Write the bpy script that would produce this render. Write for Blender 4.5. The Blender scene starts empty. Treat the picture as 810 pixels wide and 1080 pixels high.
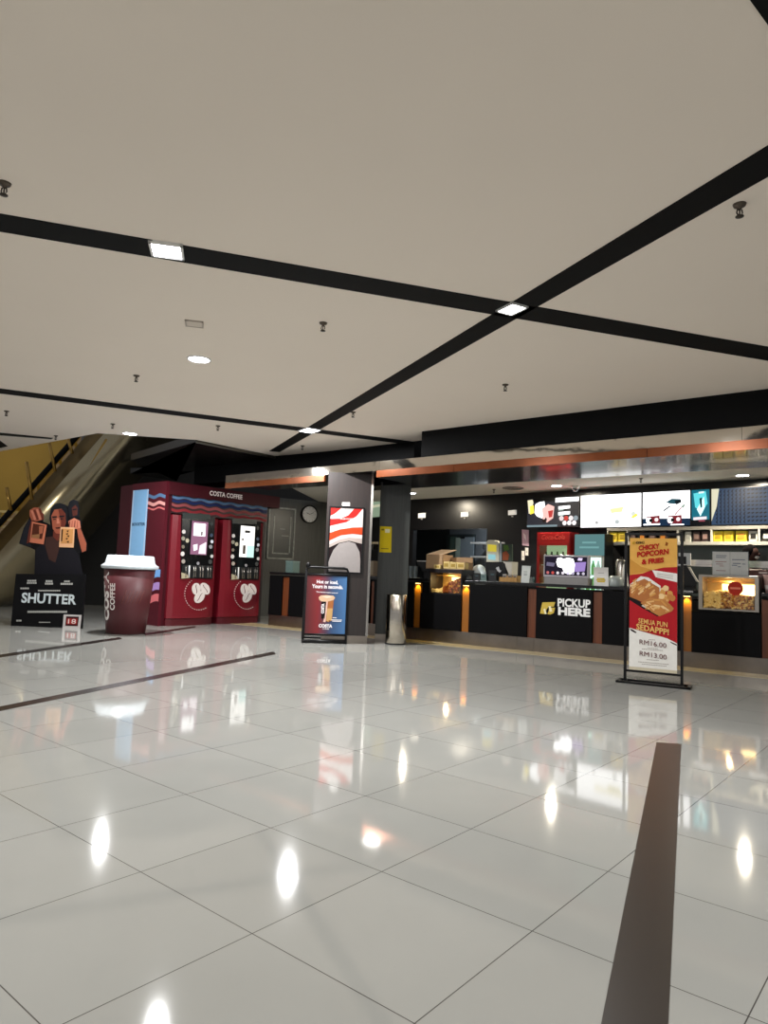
import bpy, bmesh, math, random
from mathutils import Vector, Matrix
random.seed(7)
SC = bpy.context.scene
C = SC.collection
PI = math.pi

# ---------------------------------------------------------------- camera
FPX, PITCH, ROLL, EYE = 733.0, math.radians(5.0), math.radians(2.25), 1.07
fw = Vector((0, math.cos(PITCH), math.sin(PITCH)))
rt0 = Vector((1, 0, 0)); up0 = rt0.cross(fw)
rt = rt0 * math.cos(ROLL) + up0 * math.sin(ROLL)
up = -rt0 * math.sin(ROLL) + up0 * math.cos(ROLL)
cd = bpy.data.cameras.new('camera'); cam = bpy.data.objects.new('camera', cd); C.objects.link(cam)
cd.sensor_width = 36; cd.sensor_fit = 'AUTO'; cd.lens = FPX / 1080 * 36
m = Matrix((rt, up, -fw)).transposed().to_4x4(); m.translation = (0, 0, EYE)
cam.matrix_world = m
SC.camera = cam

def ray(x, y): return fw + rt * ((x - 405) / FPX) - up * ((y - 540) / FPX)
def atz(x, y, z=0.0):
    d = ray(x, y); return Vector((0, 0, EYE)) + d * ((z - EYE) / d.z)

# ---------------------------------------------------------------- materials
def lin(h):
    h = h.lstrip('#'); o = []
    for i in (0, 2, 4):
        c = int(h[i:i + 2], 16) / 255
        o.append(c / 12.92 if c <= .04045 else ((c + .055) / 1.055) ** 2.4)
    return (*o, 1)
MATS = {}
def mat(name, col='#888888', rough=.5, metal=0., spec=.5, emit=0., noise=.0, nscale=20., coat=0., bump=0., alpha=1., ecol=None):
    if name in MATS: return MATS[name]
    M = bpy.data.materials.new(name); M.use_nodes = True; nt = M.node_tree
    b = nt.nodes['Principled BSDF']; c = lin(col) if isinstance(col, str) else (*col, 1)
    b.inputs['Base Color'].default_value = c; b.inputs['Roughness'].default_value = rough
    b.inputs['Metallic'].default_value = metal; b.inputs['Specular IOR Level'].default_value = spec
    b.inputs['Coat Weight'].default_value = coat; b.inputs['Coat Roughness'].default_value = .05
    b.inputs['Alpha'].default_value = alpha
    if emit:
        b.inputs['Emission Color'].default_value = lin(ecol) if ecol else c; b.inputs['Emission Strength'].default_value = emit
    tc = nt.nodes.new('ShaderNodeTexCoord'); nz = nt.nodes.new('ShaderNodeTexNoise')
    nz.inputs['Scale'].default_value = nscale; nz.inputs['Detail'].default_value = 3
    nt.links.new(tc.outputs['Object'], nz.inputs['Vector'])
    mx = nt.nodes.new('ShaderNodeMix'); mx.data_type = 'RGBA'; mx.blend_type = 'MULTIPLY'
    mx.inputs['Factor'].default_value = 1
    rg = nt.nodes.new('ShaderNodeMapRange'); n = noise or .04
    rg.inputs[1].default_value = .3; rg.inputs[2].default_value = .7
    rg.inputs[3].default_value = 1 - n; rg.inputs[4].default_value = 1 + n * .6
    nt.links.new(nz.outputs['Fac'], rg.inputs[0])
    cb = nt.nodes.new('ShaderNodeCombineColor')
    for k in range(3): nt.links.new(rg.outputs[0], cb.inputs[k])
    mx.inputs[6].default_value = c; nt.links.new(cb.outputs[0], mx.inputs[7])
    nt.links.new(mx.outputs[2], b.inputs['Base Color'])
    if bump:
        bp = nt.nodes.new('ShaderNodeBump'); bp.inputs['Strength'].default_value = bump; bp.inputs['Distance'].default_value = .02
        nt.links.new(nz.outputs['Fac'], bp.inputs['Height']); nt.links.new(bp.outputs[0], b.inputs['Normal'])
    MATS[name] = M; return M
def em(col, s=1.0): return mat('glow %s %.2f' % (col, s), '#050505', .8, spec=.1, emit=s, ecol=col)
def ink(col): return mat('print ' + col, col, .65, spec=.12)

BLACK = mat('black laminate', '#070709', .55, spec=.1)
BLACKP = mat('black paint', '#060709', .7, spec=.15)
BLKMET = mat('black metal', '#08080a', .45, spec=.25)
STEEL = mat('brushed steel', '#b0aca6', .22, 1.0, noise=.12, nscale=6)
MIRROR = mat('polished steel', '#d8d2c8', .06, 1.0, bump=.25, nscale=1.6)
SKIRT = mat('skirting steel', '#8f867d', .28, 1.0, noise=.15, nscale=4)
WHITE = mat('white plastic', '#e6e6e4', .4)
PAPER = mat('white paper', '#eceae6', .8, spec=.2)
MAROON = mat('maroon laminate', '#400d17', .5, spec=.2)
MAROON2 = mat('maroon machine shell', '#6d1420', .28, coat=.3)
GLASS = None
def glass(name='clear glass', tint='#ffffff', w=.08):
    if name in MATS: return MATS[name]
    M = bpy.data.materials.new(name); M.use_nodes = True; nt = M.node_tree; nt.nodes.clear()
    o = nt.nodes.new('ShaderNodeOutputMaterial'); a = nt.nodes.new('ShaderNodeBsdfTransparent'); g = nt.nodes.new('ShaderNodeBsdfGlossy')
    g.inputs['Roughness'].default_value = .05; a.inputs[0].default_value = lin(tint)
    x = nt.nodes.new('ShaderNodeMixShader'); x.inputs[0].default_value = w
    nt.links.new(a.outputs[0], x.inputs[1]); nt.links.new(g.outputs[0], x.inputs[2]); nt.links.new(x.outputs[0], o.inputs[0])
    MATS[name] = M; return M
def ramp_mat(name, stops, axis=0, scale=1., off=0., rough=.5, emit=0., dist=0.):
    """printed artwork blending between inks along one axis of the panel"""
    if name in MATS: return MATS[name]
    M = bpy.data.materials.new(name); M.use_nodes = True; nt = M.node_tree; b = nt.nodes['Principled BSDF']
    tc = nt.nodes.new('ShaderNodeTexCoord'); sp = nt.nodes.new('ShaderNodeSeparateXYZ'); nt.links.new(tc.outputs['Generated'], sp.inputs[0])
    r = nt.nodes.new('ShaderNodeValToRGB'); nt.links.new(sp.outputs[axis], r.inputs[0])
    els = r.color_ramp.elements
    while len(els) < len(stops): els.new(.5)
    for e, (p, c) in zip(els, stops): e.position = p; e.color = lin(c)
    nt.links.new(r.outputs[0], b.inputs['Base Color']); b.inputs['Roughness'].default_value = rough
    if emit:
        nt.links.new(r.outputs[0], b.inputs['Emission Color']); b.inputs['Emission Strength'].default_value = emit
    MATS[name] = M; return M
def wood(name, c1, c2, rough=.35, sc=(30, 30, 1.2)):
    if name in MATS: return MATS[name]
    M = bpy.data.materials.new(name); M.use_nodes = True; nt = M.node_tree; b = nt.nodes['Principled BSDF']
    tc = nt.nodes.new('ShaderNodeTexCoord'); mp = nt.nodes.new('ShaderNodeMapping'); mp.inputs['Scale'].default_value = sc
    nz = nt.nodes.new('ShaderNodeTexNoise'); nz.inputs['Scale'].default_value = 1.5; nz.inputs['Detail'].default_value = 5
    r = nt.nodes.new('ShaderNodeValToRGB'); r.color_ramp.elements[0].position = .35; r.color_ramp.elements[1].position = .65
    r.color_ramp.elements[0].color = lin(c1); r.color_ramp.elements[1].color = lin(c2)
    nt.links.new(tc.outputs['Object'], mp.inputs[0]); nt.links.new(mp.outputs[0], nz.inputs['Vector'])
    nt.links.new(nz.outputs['Fac'], r.inputs[0]); nt.links.new(r.outputs[0], b.inputs['Base Color'])
    b.inputs['Roughness'].default_value = rough
    MATS[name] = M; return M
DWOOD = wood('dark pillar veneer', '#160e0c', '#211613', .5)
DWOOD2 = wood('grey pillar veneer', '#1e211e', '#292c28', .45)
OWOOD = wood('orange veneer', '#7a3a1a', '#96512a', .4)

# ---------------------------------------------------------------- frames and builders
class Fr:
    """a vertical working plane: s runs along it to the right, t goes away from the viewer, z is up"""
    def __init__(s, P0, P1):
        s.o = Vector((P0[0], P0[1], 0)); d = Vector((P1[0] - P0[0], P1[1] - P0[1], 0)); s.u = d.normalized()
        s.n = Vector((-s.u.y, s.u.x, 0)); s.ang = math.atan2(s.u.y, s.u.x)
    def w(s, a, t, z): return s.o + s.u * a + s.n * t + Vector((0, 0, z))
    def hit(s, x, y, t=0.0):
        d = ray(x, y); k = ((s.o + s.n * t).dot(s.n)) / (d.x * s.n.x + d.y * s.n.y)
        q = Vector((0, 0, EYE)) + d * k
        return ((q - s.o).dot(s.u), q.z)
    def inv(s, p):
        q = Vector(p) - s.o; return (q.dot(s.u), q.dot(s.n), p[2])
W0 = Fr((0, 0), (1, 0))
ORG = {}; FRM = {}
TXT = {}
def glyphs(txt, bold=.0, shear=0.):
    k = (txt, bold, shear)
    if k not in TXT:
        cu = bpy.data.curves.new('t', 'FONT'); cu.body = txt; cu.offset = bold; cu.shear = shear; cu.resolution_u = 3
        ob = bpy.data.objects.new('t', cu); C.objects.link(ob)
        me = ob.evaluated_get(bpy.context.evaluated_depsgraph_get()).to_mesh()
        vs = [v.co.copy() for v in me.vertices]; fs = [list(p.vertices) for p in me.polygons]
        x0 = min(v.x for v in vs); x1 = max(v.x for v in vs); y0 = min(v.y for v in vs); y1 = max(v.y for v in vs)
        TXT[k] = ([((v.x - x0) / (x1 - x0), (v.y - y0) / (y1 - y0)) for v in vs], fs)
        bpy.data.objects.remove(ob); bpy.data.curves.remove(cu)
    return TXT[k]

class G:
    def __init__(s, *mats): s.bm = bmesh.new(); s.mats = list(mats); s.i = 0
    def use(s, M):
        if M not in s.mats: s.mats.append(M)
        s.i = s.mats.index(M); return s
    def _new(s, fs):
        for f in fs: f.material_index = s.i
        return s
    def face(s, pts):
        return s._new([s.bm.faces.new([s.bm.verts.new(p) for p in pts])])
    def box(s, a0, a1, t0, t1, z0, z1, bev=0., seg=2):
        r = bmesh.ops.create_cube(s.bm, size=1); vs = r['verts']
        for v in vs: v.co = Vector(((a0 + a1) / 2 + v.co.x * (a1 - a0), (t0 + t1) / 2 + v.co.y * (t1 - t0), (z0 + z1) / 2 + v.co.z * (z1 - z0)))
        fs = set(f for v in vs for f in v.link_faces); s._new(fs)
        if bev:
            es = set(e for v in vs for e in v.link_edges)
            r = bmesh.ops.bevel(s.bm, geom=list(es), offset=bev, segments=seg, affect='EDGES', profile=.5)
            s._new(r['faces'])
        return s
    def prism(s, pts, t0, t1):
        """outline in (s, z) given any direction, thickened from t0 (front) to t1"""
        A = sum(p[0] * q[1] - q[0] * p[1] for p, q in zip(pts, pts[1:] + pts[:1]))
        if A < 0: pts = pts[::-1]
        f = [s.bm.verts.new((p[0], t0, p[1])) for p in pts]; b = [s.bm.verts.new((p[0], t1, p[1])) for p in pts]
        n = len(pts); fs = [s.bm.faces.new(f), s.bm.faces.new(b[::-1])]
        for i in range(n): fs.append(s.bm.faces.new((f[i], b[i], b[(i + 1) % n], f[(i + 1) % n])))
        return s._new(fs)
    def slab(s, pts, z0, z1):
        """outline in (s, t) thickened from z0 to z1"""
        A = sum(p[0] * q[1] - q[0] * p[1] for p, q in zip(pts, pts[1:] + pts[:1]))
        if A < 0: pts = pts[::-1]
        lo = [s.bm.verts.new((p[0], p[1], z0)) for p in pts]; hi = [s.bm.verts.new((p[0], p[1], z1)) for p in pts]
        n = len(pts); fs = [s.bm.faces.new(lo[::-1]), s.bm.faces.new(hi)]
        for i in range(n): fs.append(s.bm.faces.new((lo[i], lo[(i + 1) % n], hi[(i + 1) % n], hi[i])))
        return s._new(fs)
    def disc(s, c, r, t0, t1, n=20, rz=None):
        rz = rz or r
        return s.prism([(c[0] + r * math.cos(2 * PI * k / n), c[1] + rz * math.sin(2 * PI * k / n)) for k in range(n)], t0, t1)
    def lathe(s, prof, c=(0, 0, 0), n=28, cap=True):
        rings = []
        for (r, z) in prof:
            rings.append([s.bm.verts.new((c[0] + r * math.cos(2 * PI * k / n), c[1] + r * math.sin(2 * PI * k / n), c[2] + z)) for k in range(n)])
        fs = []
        for a, b in zip(rings, rings[1:]):
            for k in range(n):
                fs.append(s.bm.faces.new((a[k], a[(k + 1) % n], b[(k + 1) % n], b[k])))
        if cap: fs += [s.bm.faces.new(rings[0][::-1]), s.bm.faces.new(rings[-1])]
        for f in fs: f.smooth = True
        return s._new(fs)
    def tube(s, pts, r, n=8, closed=False):
        P = [Vector(p) for p in pts]; rings = []; L = len(P)
        for i, p in enumerate(P):
            if closed: d = (P[(i + 1) % L] - p).normalized() + (p - P[i - 1]).normalized()
            else: d = (P[min(i + 1, L - 1)] - P[max(i - 1, 0)])
            d.normalize(); a = Vector((0, 0, 1)) if abs(d.z) < .9 else Vector((1, 0, 0))
            x = d.cross(a).normalized(); y = d.cross(x)
            rings.append([s.bm.verts.new(p + (x * math.cos(2 * PI * k / n) + y * math.sin(2 * PI * k / n)) * r) for k in range(n)])
        fs = []
        pr = list(zip(rings, rings[1:])) + ([(rings[-1], rings[0])] if closed else [])
        for a, b in pr:
            for k in range(n): fs.append(s.bm.faces.new((a[k], a[(k + 1) % n], b[(k + 1) % n], b[k])))
        if not closed: fs += [s.bm.faces.new(rings[0]), s.bm.faces.new(rings[-1][::-1])]
        for f in fs: f.smooth = True
        return s._new(fs)
    def ball(s, c, r, sub=2, sc=(1, 1, 1)):
        q = bmesh.ops.create_icosphere(s.bm, subdivisions=sub, radius=1)
        fs = set()
        for v in q['verts']:
            v.co = Vector((c[0] + v.co.x * r * sc[0], c[1] + v.co.y * r * sc[1], c[2] + v.co.z * r * sc[2])); fs |= set(v.link_faces)
        for f in fs: f.smooth = True
        return s._new(fs)
    def text(s, txt, p0, p1, h, t, bold=.01, shear=0., vertical=False):
        """lettering from baseline point p0 to p1 (s, z), cap height h, on plane t"""
        vs, fs = glyphs(txt, bold, shear); ax = Vector((p1[0] - p0[0], p1[1] - p0[1])); 
        ay = Vector((-ax.y, ax.x)).normalized() * h if vertical else Vector((0, h))
        nv = [s.bm.verts.new((p0[0] + ax.x * a + ay.x * b, t, p0[1] + ax.y * a + ay.y * b)) for a, b in vs]
        out = []
        for f in fs:
            try: out.append(s.bm.faces.new([nv[i] for i in f]))
            except ValueError: pass
        for f in out:
            f.normal_update()
            if f.normal.y > 0: f.normal_flip()
        return s._new(out)
    def out(s, name, parent=None, F=None, org=(0, 0, 0), flat=False):
        if parent is not None: org = ORG[parent]
        for v in s.bm.verts: v.co -= Vector(org)
        bmesh.ops.recalc_face_normals(s.bm, faces=[f for f in s.bm.faces if len(f.verts) > 0]) if not flat else None
        me = bpy.data.meshes.new(name); s.bm.to_mesh(me); s.bm.free()
        for M in s.mats: me.materials.append(M)
        o = bpy.data.objects.new(name, me); C.objects.link(o)
        if parent is not None:
            o.parent = parent; ORG[o] = org; FRM[o] = FRM[parent]
        else:
            F = F or W0; o.location = F.w(*org); o.rotation_euler = (0, 0, F.ang); ORG[o] = org; FRM[o] = F
        return o
def tag(o, label, cat, group=None):
    o['label'] = label; o['category'] = cat
    if group: o['group'] = group
    return o
def thing(name, label, cat, F, org, group=None):
    o = bpy.data.objects.new(name, None); C.objects.link(o); o.empty_display_size = .1
    o.location = F.w(*org); o.rotation_euler = (0, 0, F.ang); ORG[o] = org; FRM[o] = F
    return tag(o, label, cat, group)
def struct(o, label=None):
    o['kind'] = 'structure'
    return o
def dup(root, loc, label=None, group=None, rotz=None):
    r = root.copy(); C.objects.link(r); r.location = loc
    if rotz is not None: r.rotation_euler = (0, 0, rotz)
    if label: r['label'] = label
    if group: r['group'] = group
    for ch in list(root.children):
        c = ch.copy(); C.objects.link(c); c.parent = r
        for g in ch.children:
            d = g.copy(); C.objects.link(d); d.parent = c
    return r
def px(F, pts, t=0.0): return [F.hit(x, y, t) for x, y in pts]
def ptext(g, F, txt, a, b, hpx, t, bold=.01, tt=None, **k):
    """lettering whose baseline runs between two photo points on plane t of frame F"""
    p0 = F.hit(*a, t); p1 = F.hit(*b, t); q = F.hit(a[0], a[1] - hpx, t)
    return g.text(txt, p0, p1, q[1] - p0[1], t if tt is None else tt, bold, **k)

Hc, Hi = 3.05, 2.68
K = Fr(atz(430, 674), atz(810, 712))                      # concession counter front
U = Fr(atz(445, 455, Hc), atz(810, 410, Hc))              # beam over the counter
B = Fr(atz(434, 527, Hi), atz(810, 504.6, Hi))            # back wall of the concession
C0 = atz(166, 660.5); a_ = math.radians(39.7)
MF = Fr(C0, C0 + Vector((math.sin(a_), math.cos(a_), 0)))  # kiosk front
dS = Vector((-math.sin(math.radians(50.3)), math.cos(math.radians(50.3)), 0))
MS = Fr(C0 + dS, C0)                                       # kiosk side: corner is at s = 1
S = Fr(atz(12, 660), atz(85, 663))
N = Fr(atz(657, 719), atz(725, 726))
A = Fr(atz(321, 678), atz(363, 679))
P1 = Fr(atz(337, 678), atz(386, 679.5))
P2 = Fr((atz(417, 680) + Vector((-.3, .35, 0))), (atz(417, 680) + Vector((.3, .33, 0))))
E = Fr((-8, 15.0), (0, 15.0))
CW = Fr(atz(295, 525, Hi), atz(345, 530, Hi))

# ================================================================ SETTING
# floor
def floor_mat():
    M = bpy.data.materials.new('polished porcelain tiles'); M.use_nodes = True; nt = M.node_tree; b = nt.nodes['Principled BSDF']
    L = nt.links.new
    tc = nt.nodes.new('ShaderNodeTexCoord'); mp = nt.nodes.new('ShaderNodeMapping'); mp.vector_type = 'TEXTURE'
    mp.inputs['Location'].default_value = (-1.258, 2.905, 0); mp.inputs['Rotation'].default_value = (0, 0, math.radians(50.35))
    mp.inputs['Scale'].default_value = (.597, .597, 1)
    L(tc.outputs['Object'], mp.inputs[0])
    br = nt.nodes.new('ShaderNodeTexBrick'); br.offset = 0; br.squash = 1
    br.inputs['Scale'].default_value = 1; br.inputs['Brick Width'].default_value = 1; br.inputs['Row Height'].default_value = 1
    br.inputs['Mortar Size'].default_value = .0032; br.inputs['Mortar Smooth'].default_value = .2
    br.inputs['Color1'].default_value = lin('#9f9f9a'); br.inputs['Color2'].default_value = lin('#9a9a95'); br.inputs['Mortar'].default_value = lin('#4e4b48')
    L(mp.outputs[0], br.inputs['Vector'])
    nz = nt.nodes.new('ShaderNodeTexNoise'); nz.inputs['Scale'].default_value = 1.2; nz.inputs['Detail'].default_value = 6
    L(tc.outputs['Object'], nz.inputs['Vector'])
    r = nt.nodes.new('ShaderNodeMapRange'); r.inputs[1].default_value = .3; r.inputs[2].default_value = .7; r.inputs[3].default_value = .94; r.inputs[4].default_value = 1.03
    L(nz.outputs['Fac'], r.inputs[0])
    cb = nt.nodes.new('ShaderNodeCombineColor')
    for k in range(3): L(r.outputs[0], cb.inputs[k])
    mx = nt.nodes.new('ShaderNodeMix'); mx.data_type = 'RGBA'; mx.blend_type = 'MULTIPLY'; mx.inputs['Factor'].default_value = 1
    L(br.outputs['Color'], mx.inputs[6]); L(cb.outputs[0], mx.inputs[7]); L(mx.outputs[2], b.inputs['Base Color'])
    b.inputs['Roughness'].default_value = .055; b.inputs['Specular IOR Level'].default_value = .5
    bp = nt.nodes.new('ShaderNodeBump'); bp.inputs['Strength'].default_value = .004; bp.inputs['Distance'].default_value = .01
    nz2 = nt.nodes.new('ShaderNodeTexNoise'); nz2.inputs['Scale'].default_value = 5
    L(tc.outputs['Object'], nz2.inputs['Vector']); L(nz2.outputs['Fac'], bp.inputs['Height']); L(bp.outputs[0], b.inputs['Normal'])
    return M
g = G(floor_mat()).box(-18, 14, -9, 24, -.1, 0); struct(g.out('floor'))

BRN = mat('brown inlay', '#241b15', .3, noise=.12, nscale=9)
BRND = mat('dark inlay', '#241c19', .25)
def inlay(name, quad, M):
    p = [atz(*q) for q in quad]
    g = G(M).slab([(v.x, v.y) for v in p], -.02, .0015); struct(g.out(name))
def ext(p, q, k): return (q[0] + (q[0] - p[0]) * k, q[1] + (q[1] - p[1]) * k)
inlay('trim_1', [(692.5, 783), (718.5, 785), (703, 1120), (626.2, 1120)], BRN)
inlay('trim_2', [(-30, 751.3), (288.5, 687.2), (291, 690), (-30, 756.2)], BRND)
inlay('trim_3', [(-30, 694.9), (126, 672), (129, 674), (-30, 698)], BRND)
inlay('trim_4', [(150, 668.5), (206, 660.2), (206, 662), (154, 670)], BRND)
# warm glow along the counter foot, put in as a cream floor band
p = [K.w(-4.2, -.42, 0), K.w(9, -.42, 0), K.w(9, .1, 0), K.w(-4.2, .1, 0)]
struct(G(mat('cream glow band', '#c9b78c', .18, noise=.06)).slab([(v.x, v.y) for v in p], -.02, .002).out('trim_5'))

# main ceiling, ends where the escalator void begins
CEIL = mat('ceiling paint', '#e8ddd1', .9, spec=.1, noise=.02, nscale=.6)
e0 = atz(0, 476, Hc); e1 = atz(103, 457, Hc); e2 = atz(207, 464, Hc); e3 = atz(290, 481, Hc)
far = e0 + (e0 - e1).normalized() * 9
lb0 = atz(215, 491, Hc); lb1 = atz(345, 476, Hc); ldir = (lb1 - lb0).normalized()
LB = Fr(lb0, lb1)
jog = U.w(0, 0, 0); jl = lb1 + ldir * 2.2
ub = U.w(12, .3, 0)
pts = [far, e1, e2, e3, lb1, jl, U.w(.0, .3, 0), ub, Vector((14, -9, 0)), Vector((-16, -9, 0)), Vector((-16, far.y, 0))]
struct(G(CEIL).slab([(v.x, v.y) for v in pts], Hc, Hc + .25).out('ceiling'))
# black grid channels in the ceiling
def band(name, quad):
    p = [atz(x, y, Hc) for x, y in quad]
    struct(G(BLACKP).slab([(v.x, v.y) for v in p], Hc - .006, Hc + .02).out(name))
def lerp(p, q, x): return (x, p[1] + (q[1] - p[1]) * (x - p[0]) / (q[0] - p[0]))
a0, a1, b0, b1 = (0, 225), (810, 365.5), (0, 243.5), (810, 380)
band('ceiling_trim_1', [lerp(a0, a1, -260), lerp(a0, a1, 1000), lerp(b0, b1, 1000), lerp(b0, b1, -260)])
a0, a1, b0, b1 = (284, 475.5), (810, 153), (295, 476.5), (810, 185.5)
band('ceiling_trim_2', [a0, lerp(a0, a1, 1000), lerp(b0, b1, 1000), b0])
a0, a1, b0, b1 = (0, 409.6), (442, 466.5), (0, 414.6), (442, 470)
band('ceiling_trim_3', [lerp(a0, a1, -260), a1, b1, lerp(b0, b1, -260)])
band('ceiling_trim_4', [(-60, 449), (0, 456.3), (56, 461.8), (54, 463), (0, 458.8), (-60, 452.5)])
band('ceiling_trim_5', [(-40, 450), (0, 464.6), (8, 470.5), (0, 472.2), (-40, 478)])
band('ceiling_trim_6', [(792, 0), (810, 25), (870, 105), (930, 105), (820, -60), (750, -60)])

# black bulkheads at the ceiling edge
g = G(BLACKP).box(0, 12, 0, 1.6, 2.69, Hc + .2); struct(g.out('wall_bulkhead_front', F=U))
g = G(BLACKP).box(-.3, LB.inv(atz(443, 467, Hc))[0], 0, .6, 2.69, Hc + .2); struct(g.out('wall_bulkhead_rear', F=LB))
# dark glossy lowered panel between the void and the counter
DGL = mat('dark glossy panel', '#151311', .25)
pp = [atz(138, 484, Hc), e2, e3, lb0 + Vector((.3, .3, 0)), lb0 + Vector((-2, 1.5, 0)), atz(138, 484, Hc) + Vector((0, 3, 0))]
struct(G(DGL).slab([(v.x, v.y) for v in pp], Hc - .03, Hc + .1).out('ceiling_panel'))
q0, q1, q2 = e1, e2, e3
g = G(mat('panel edge trim', '#57524a', .4)).tube([tuple(e2 - Vector((0, 0, .03))), tuple(e3 - Vector((0, 0, .03)))], .02); struct(g.out('trim_6'))

# the beam over the counter: polished steel band over a copper band, dark glossy underside
sL = U.hit(238, 505)[0]
COP = mat('copper veneer', '#7a3f1c', .25, .5, noise=.18, nscale=5)
GLB = mat('glossy black soffit', '#141416', .2, coat=.3)
for k, (x0, x1) in enumerate([(sL, -.75), (-.75, 4.05), (4.05, 12)]):
    struct(G(MIRROR).box(x0 + .002, x1 - .002, 0, .03, 2.55, 2.685).out('steel_fascia_trim_%d' % (k + 1), F=U))
for k, (x0, x1) in enumerate([(sL, -2.7), (-2.7, -1.86), (-.80, .55), (.55, 3.1), (3.1, 6.0), (6.0, 12)]):
    struct(G(COP).box(x0 + .003, x1 - .003, -.005, .03, 2.45, 2.55).out('copper_trim_%d' % (k + 1), F=U))
soff = U.inv(atz(434, 515, 2.45))[1]
struct(G(GLB).box(-.80, 12, .03, soff, 2.45, 2.684).box(-1.86, -.80, .75, soff, 2.45, 2.684).box(-1.86, -.8, .03, .75, 2.565, 2.684).box(sL, -1.86, .03, 1.0, 2.545, 2.684).out('beam_trim', F=U))
# inner ceiling over the counter
ICE = mat('inner ceiling paint', '#cfcbc2', .9, spec=.1)
ic = [U.w(-3.6, .4, 0), U.w(12, .4, 0), B.w(13, 1.5, 0), B.w(-4, 1.5, 0)]
struct(G(ICE).slab([(v.x, v.y) for v in ic], Hi, Hi + .006).out('ceiling_inner'))

# back wall of the concession with an opening to the back room
o0 = B.hit(436, 558); o1 = B.hit(513.5, 558)
ox0, ox1, oz = o0[0], o1[0], 2.02
BW = mat('black back wall', '#0a0a0c', .3)
g = G(BW).box(-4, ox0, 0, .12, 0, Hi).box(ox1, 13, 0, .12, 0, Hi).box(ox0, ox1, 0, .12, oz, Hi)
struct(g.out('wall_back', F=B))
sh0 = B.hit(640, 566)[0]
GW = mat('grey green panel', '#46504f', .5)
struct(G(GW).box(B.hit(664, 580)[0], 9.5, -.012, 0, .9, 1.72).out('wall_back_panel', F=B))
# back room behind the opening
RW = mat('back room wall', '#5c6166', .6); RD = mat('back room dark wall', '#16191c', .6)
rs = B.hit(497, 575, 1.2)
g = G(RD).box(ox0 - 1.5, B.hit(474, 570, 1.6)[0], 1.6, 1.7, 0, Hi).use(RW).box(B.hit(474, 570, 1.6)[0], ox1 + 1.5, 1.6, 1.7, 0, Hi)
struct(g.out('wall_back_room', F=B))
# the door of the back room: open green-edged frame and grey leaf
d0 = B.hit(474, 564, 1.6); d1 = B.hit(502, 564, 1.6)
g = G(mat('door frame dark', '#22292a', .5)).box(d0[0], d1[0], 1.5, 1.6, 0, d0[1]); dr = struct(g.out('door_1', F=B))
x0, x1 = B.hit(487, 570, 1.5)[0], B.hit(500.5, 570, 1.5)[0]
G(mat('grey door leaf', '#6f7a82', .5)).box(x0, x1, 1.46, 1.5, 0, d0[1] - .07).out('door_leaf', dr)
x2 = B.hit(482, 570, 1.5)[0]
G(mat('green grey door side', '#3c4f49', .5)).box(B.hit(475.5, 570, 1.5)[0], x2, 1.47, 1.5, 0, d0[1] - .06).use(mat('pale door edge', '#8b9a92', .5)).box(x2, x0 - .01, 1.45, 1.5, 0, d0[1] - .08).out('door_jamb', dr)
G(STEEL).box(x0, x0 + .12, 1.44, 1.46, d0[1] - .1, d0[1] - .07).out('door_closer', dr)

# clock wall closing the concession at its left end
VG = wood('grey wall veneer', '#3f403e', '#4c4d49', .35)
cs0 = CW.hit(274, 560)[0]
struct(G(VG).box(cs0, 4.2, 0, .12, 1.0, Hi).box(cs0, 4.2, .02, .1, 0, 1.0).out('wall_left_end', F=CW))
# dark wall behind kiosk and escalator, gold-lit wall beyond the void
DKW = mat('dark far wall', '#100f0f', .5)
struct(G(DKW).box(.35, 7.0, 2.2, 2.3, 0, 6).out('wall_far_dark', F=E))
GLW = mat('mustard hall wall', '#8a7230', .8, noise=.06, nscale=1.5)
struct(G(GLW).box(-9, 2.2, 4.5, 4.6, 0, 8).out('wall_far_gold', F=E))

# ================================================================ CEILING FITTINGS
LAMP = em('#f4f7ff', 35)
def pt(x, y, z=Hc): return atz(x, y, z)
def add_light(kind, loc, power, size=.3, col=(1, 1, 1), rot=None, spot=None):
    l = bpy.data.lights.new('lamp_or_fill_light', kind); l.energy = power; l.color = col
    if kind == 'AREA': l.shape = 'DISK'; l.size = size * .36
    elif kind == 'SPOT': l.shadow_soft_size = size; l.spot_size = spot or math.radians(120); l.spot_blend = .6
    else: l.shadow_soft_size = size
    o = bpy.data.objects.new('lamp_or_fill_light', l); C.objects.link(o); o.location = loc
    if rot: o.rotation_euler = rot
    return o
LP = 62
def sqlight(label, quad, LP=62):
    p = [pt(*q) for q in quad]; c = sum(p, Vector()) / 4
    u = ((p[1] - p[0]) + (p[2] - p[3])).normalized(); F = Fr(c, c + u)
    w = ((p[1] - p[0]).length + (p[2] - p[3]).length) / 4; h = ((p[3] - p[0]).length + (p[2] - p[1]).length) / 4
    t = thing('ceiling_light', label, 'light', F, (0, 0, Hc), 'square lights in the black ceiling channels')
    f = .016
    G(LAMP).box(-w + f, w - f, -h + f, h - f, Hc - .012, Hc - .007).out('diffuser', t)
    g = G(WHITE)
    g.box(-w, w, -h, -h + f, Hc - .02, Hc - .0).box(-w, w, h - f, h, Hc - .02, Hc).box(-w, -w + f, -h, h, Hc - .02, Hc).box(w - f, w, -h, h, Hc - .02, Hc)
    g.out('frame', t)
    add_light('AREA', c - Vector((0, 0, .05)), LP, .3)
sqlight('square ceiling light alone in the long black channel, nearest the viewer', [(158.5, 252), (194, 258), (193.5, 271.5), (158, 268)])
sqlight('square ceiling light where the two wide black channels cross', [(522, 325.5), (541, 318), (557, 321.5), (540, 331.5)], 110)
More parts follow.
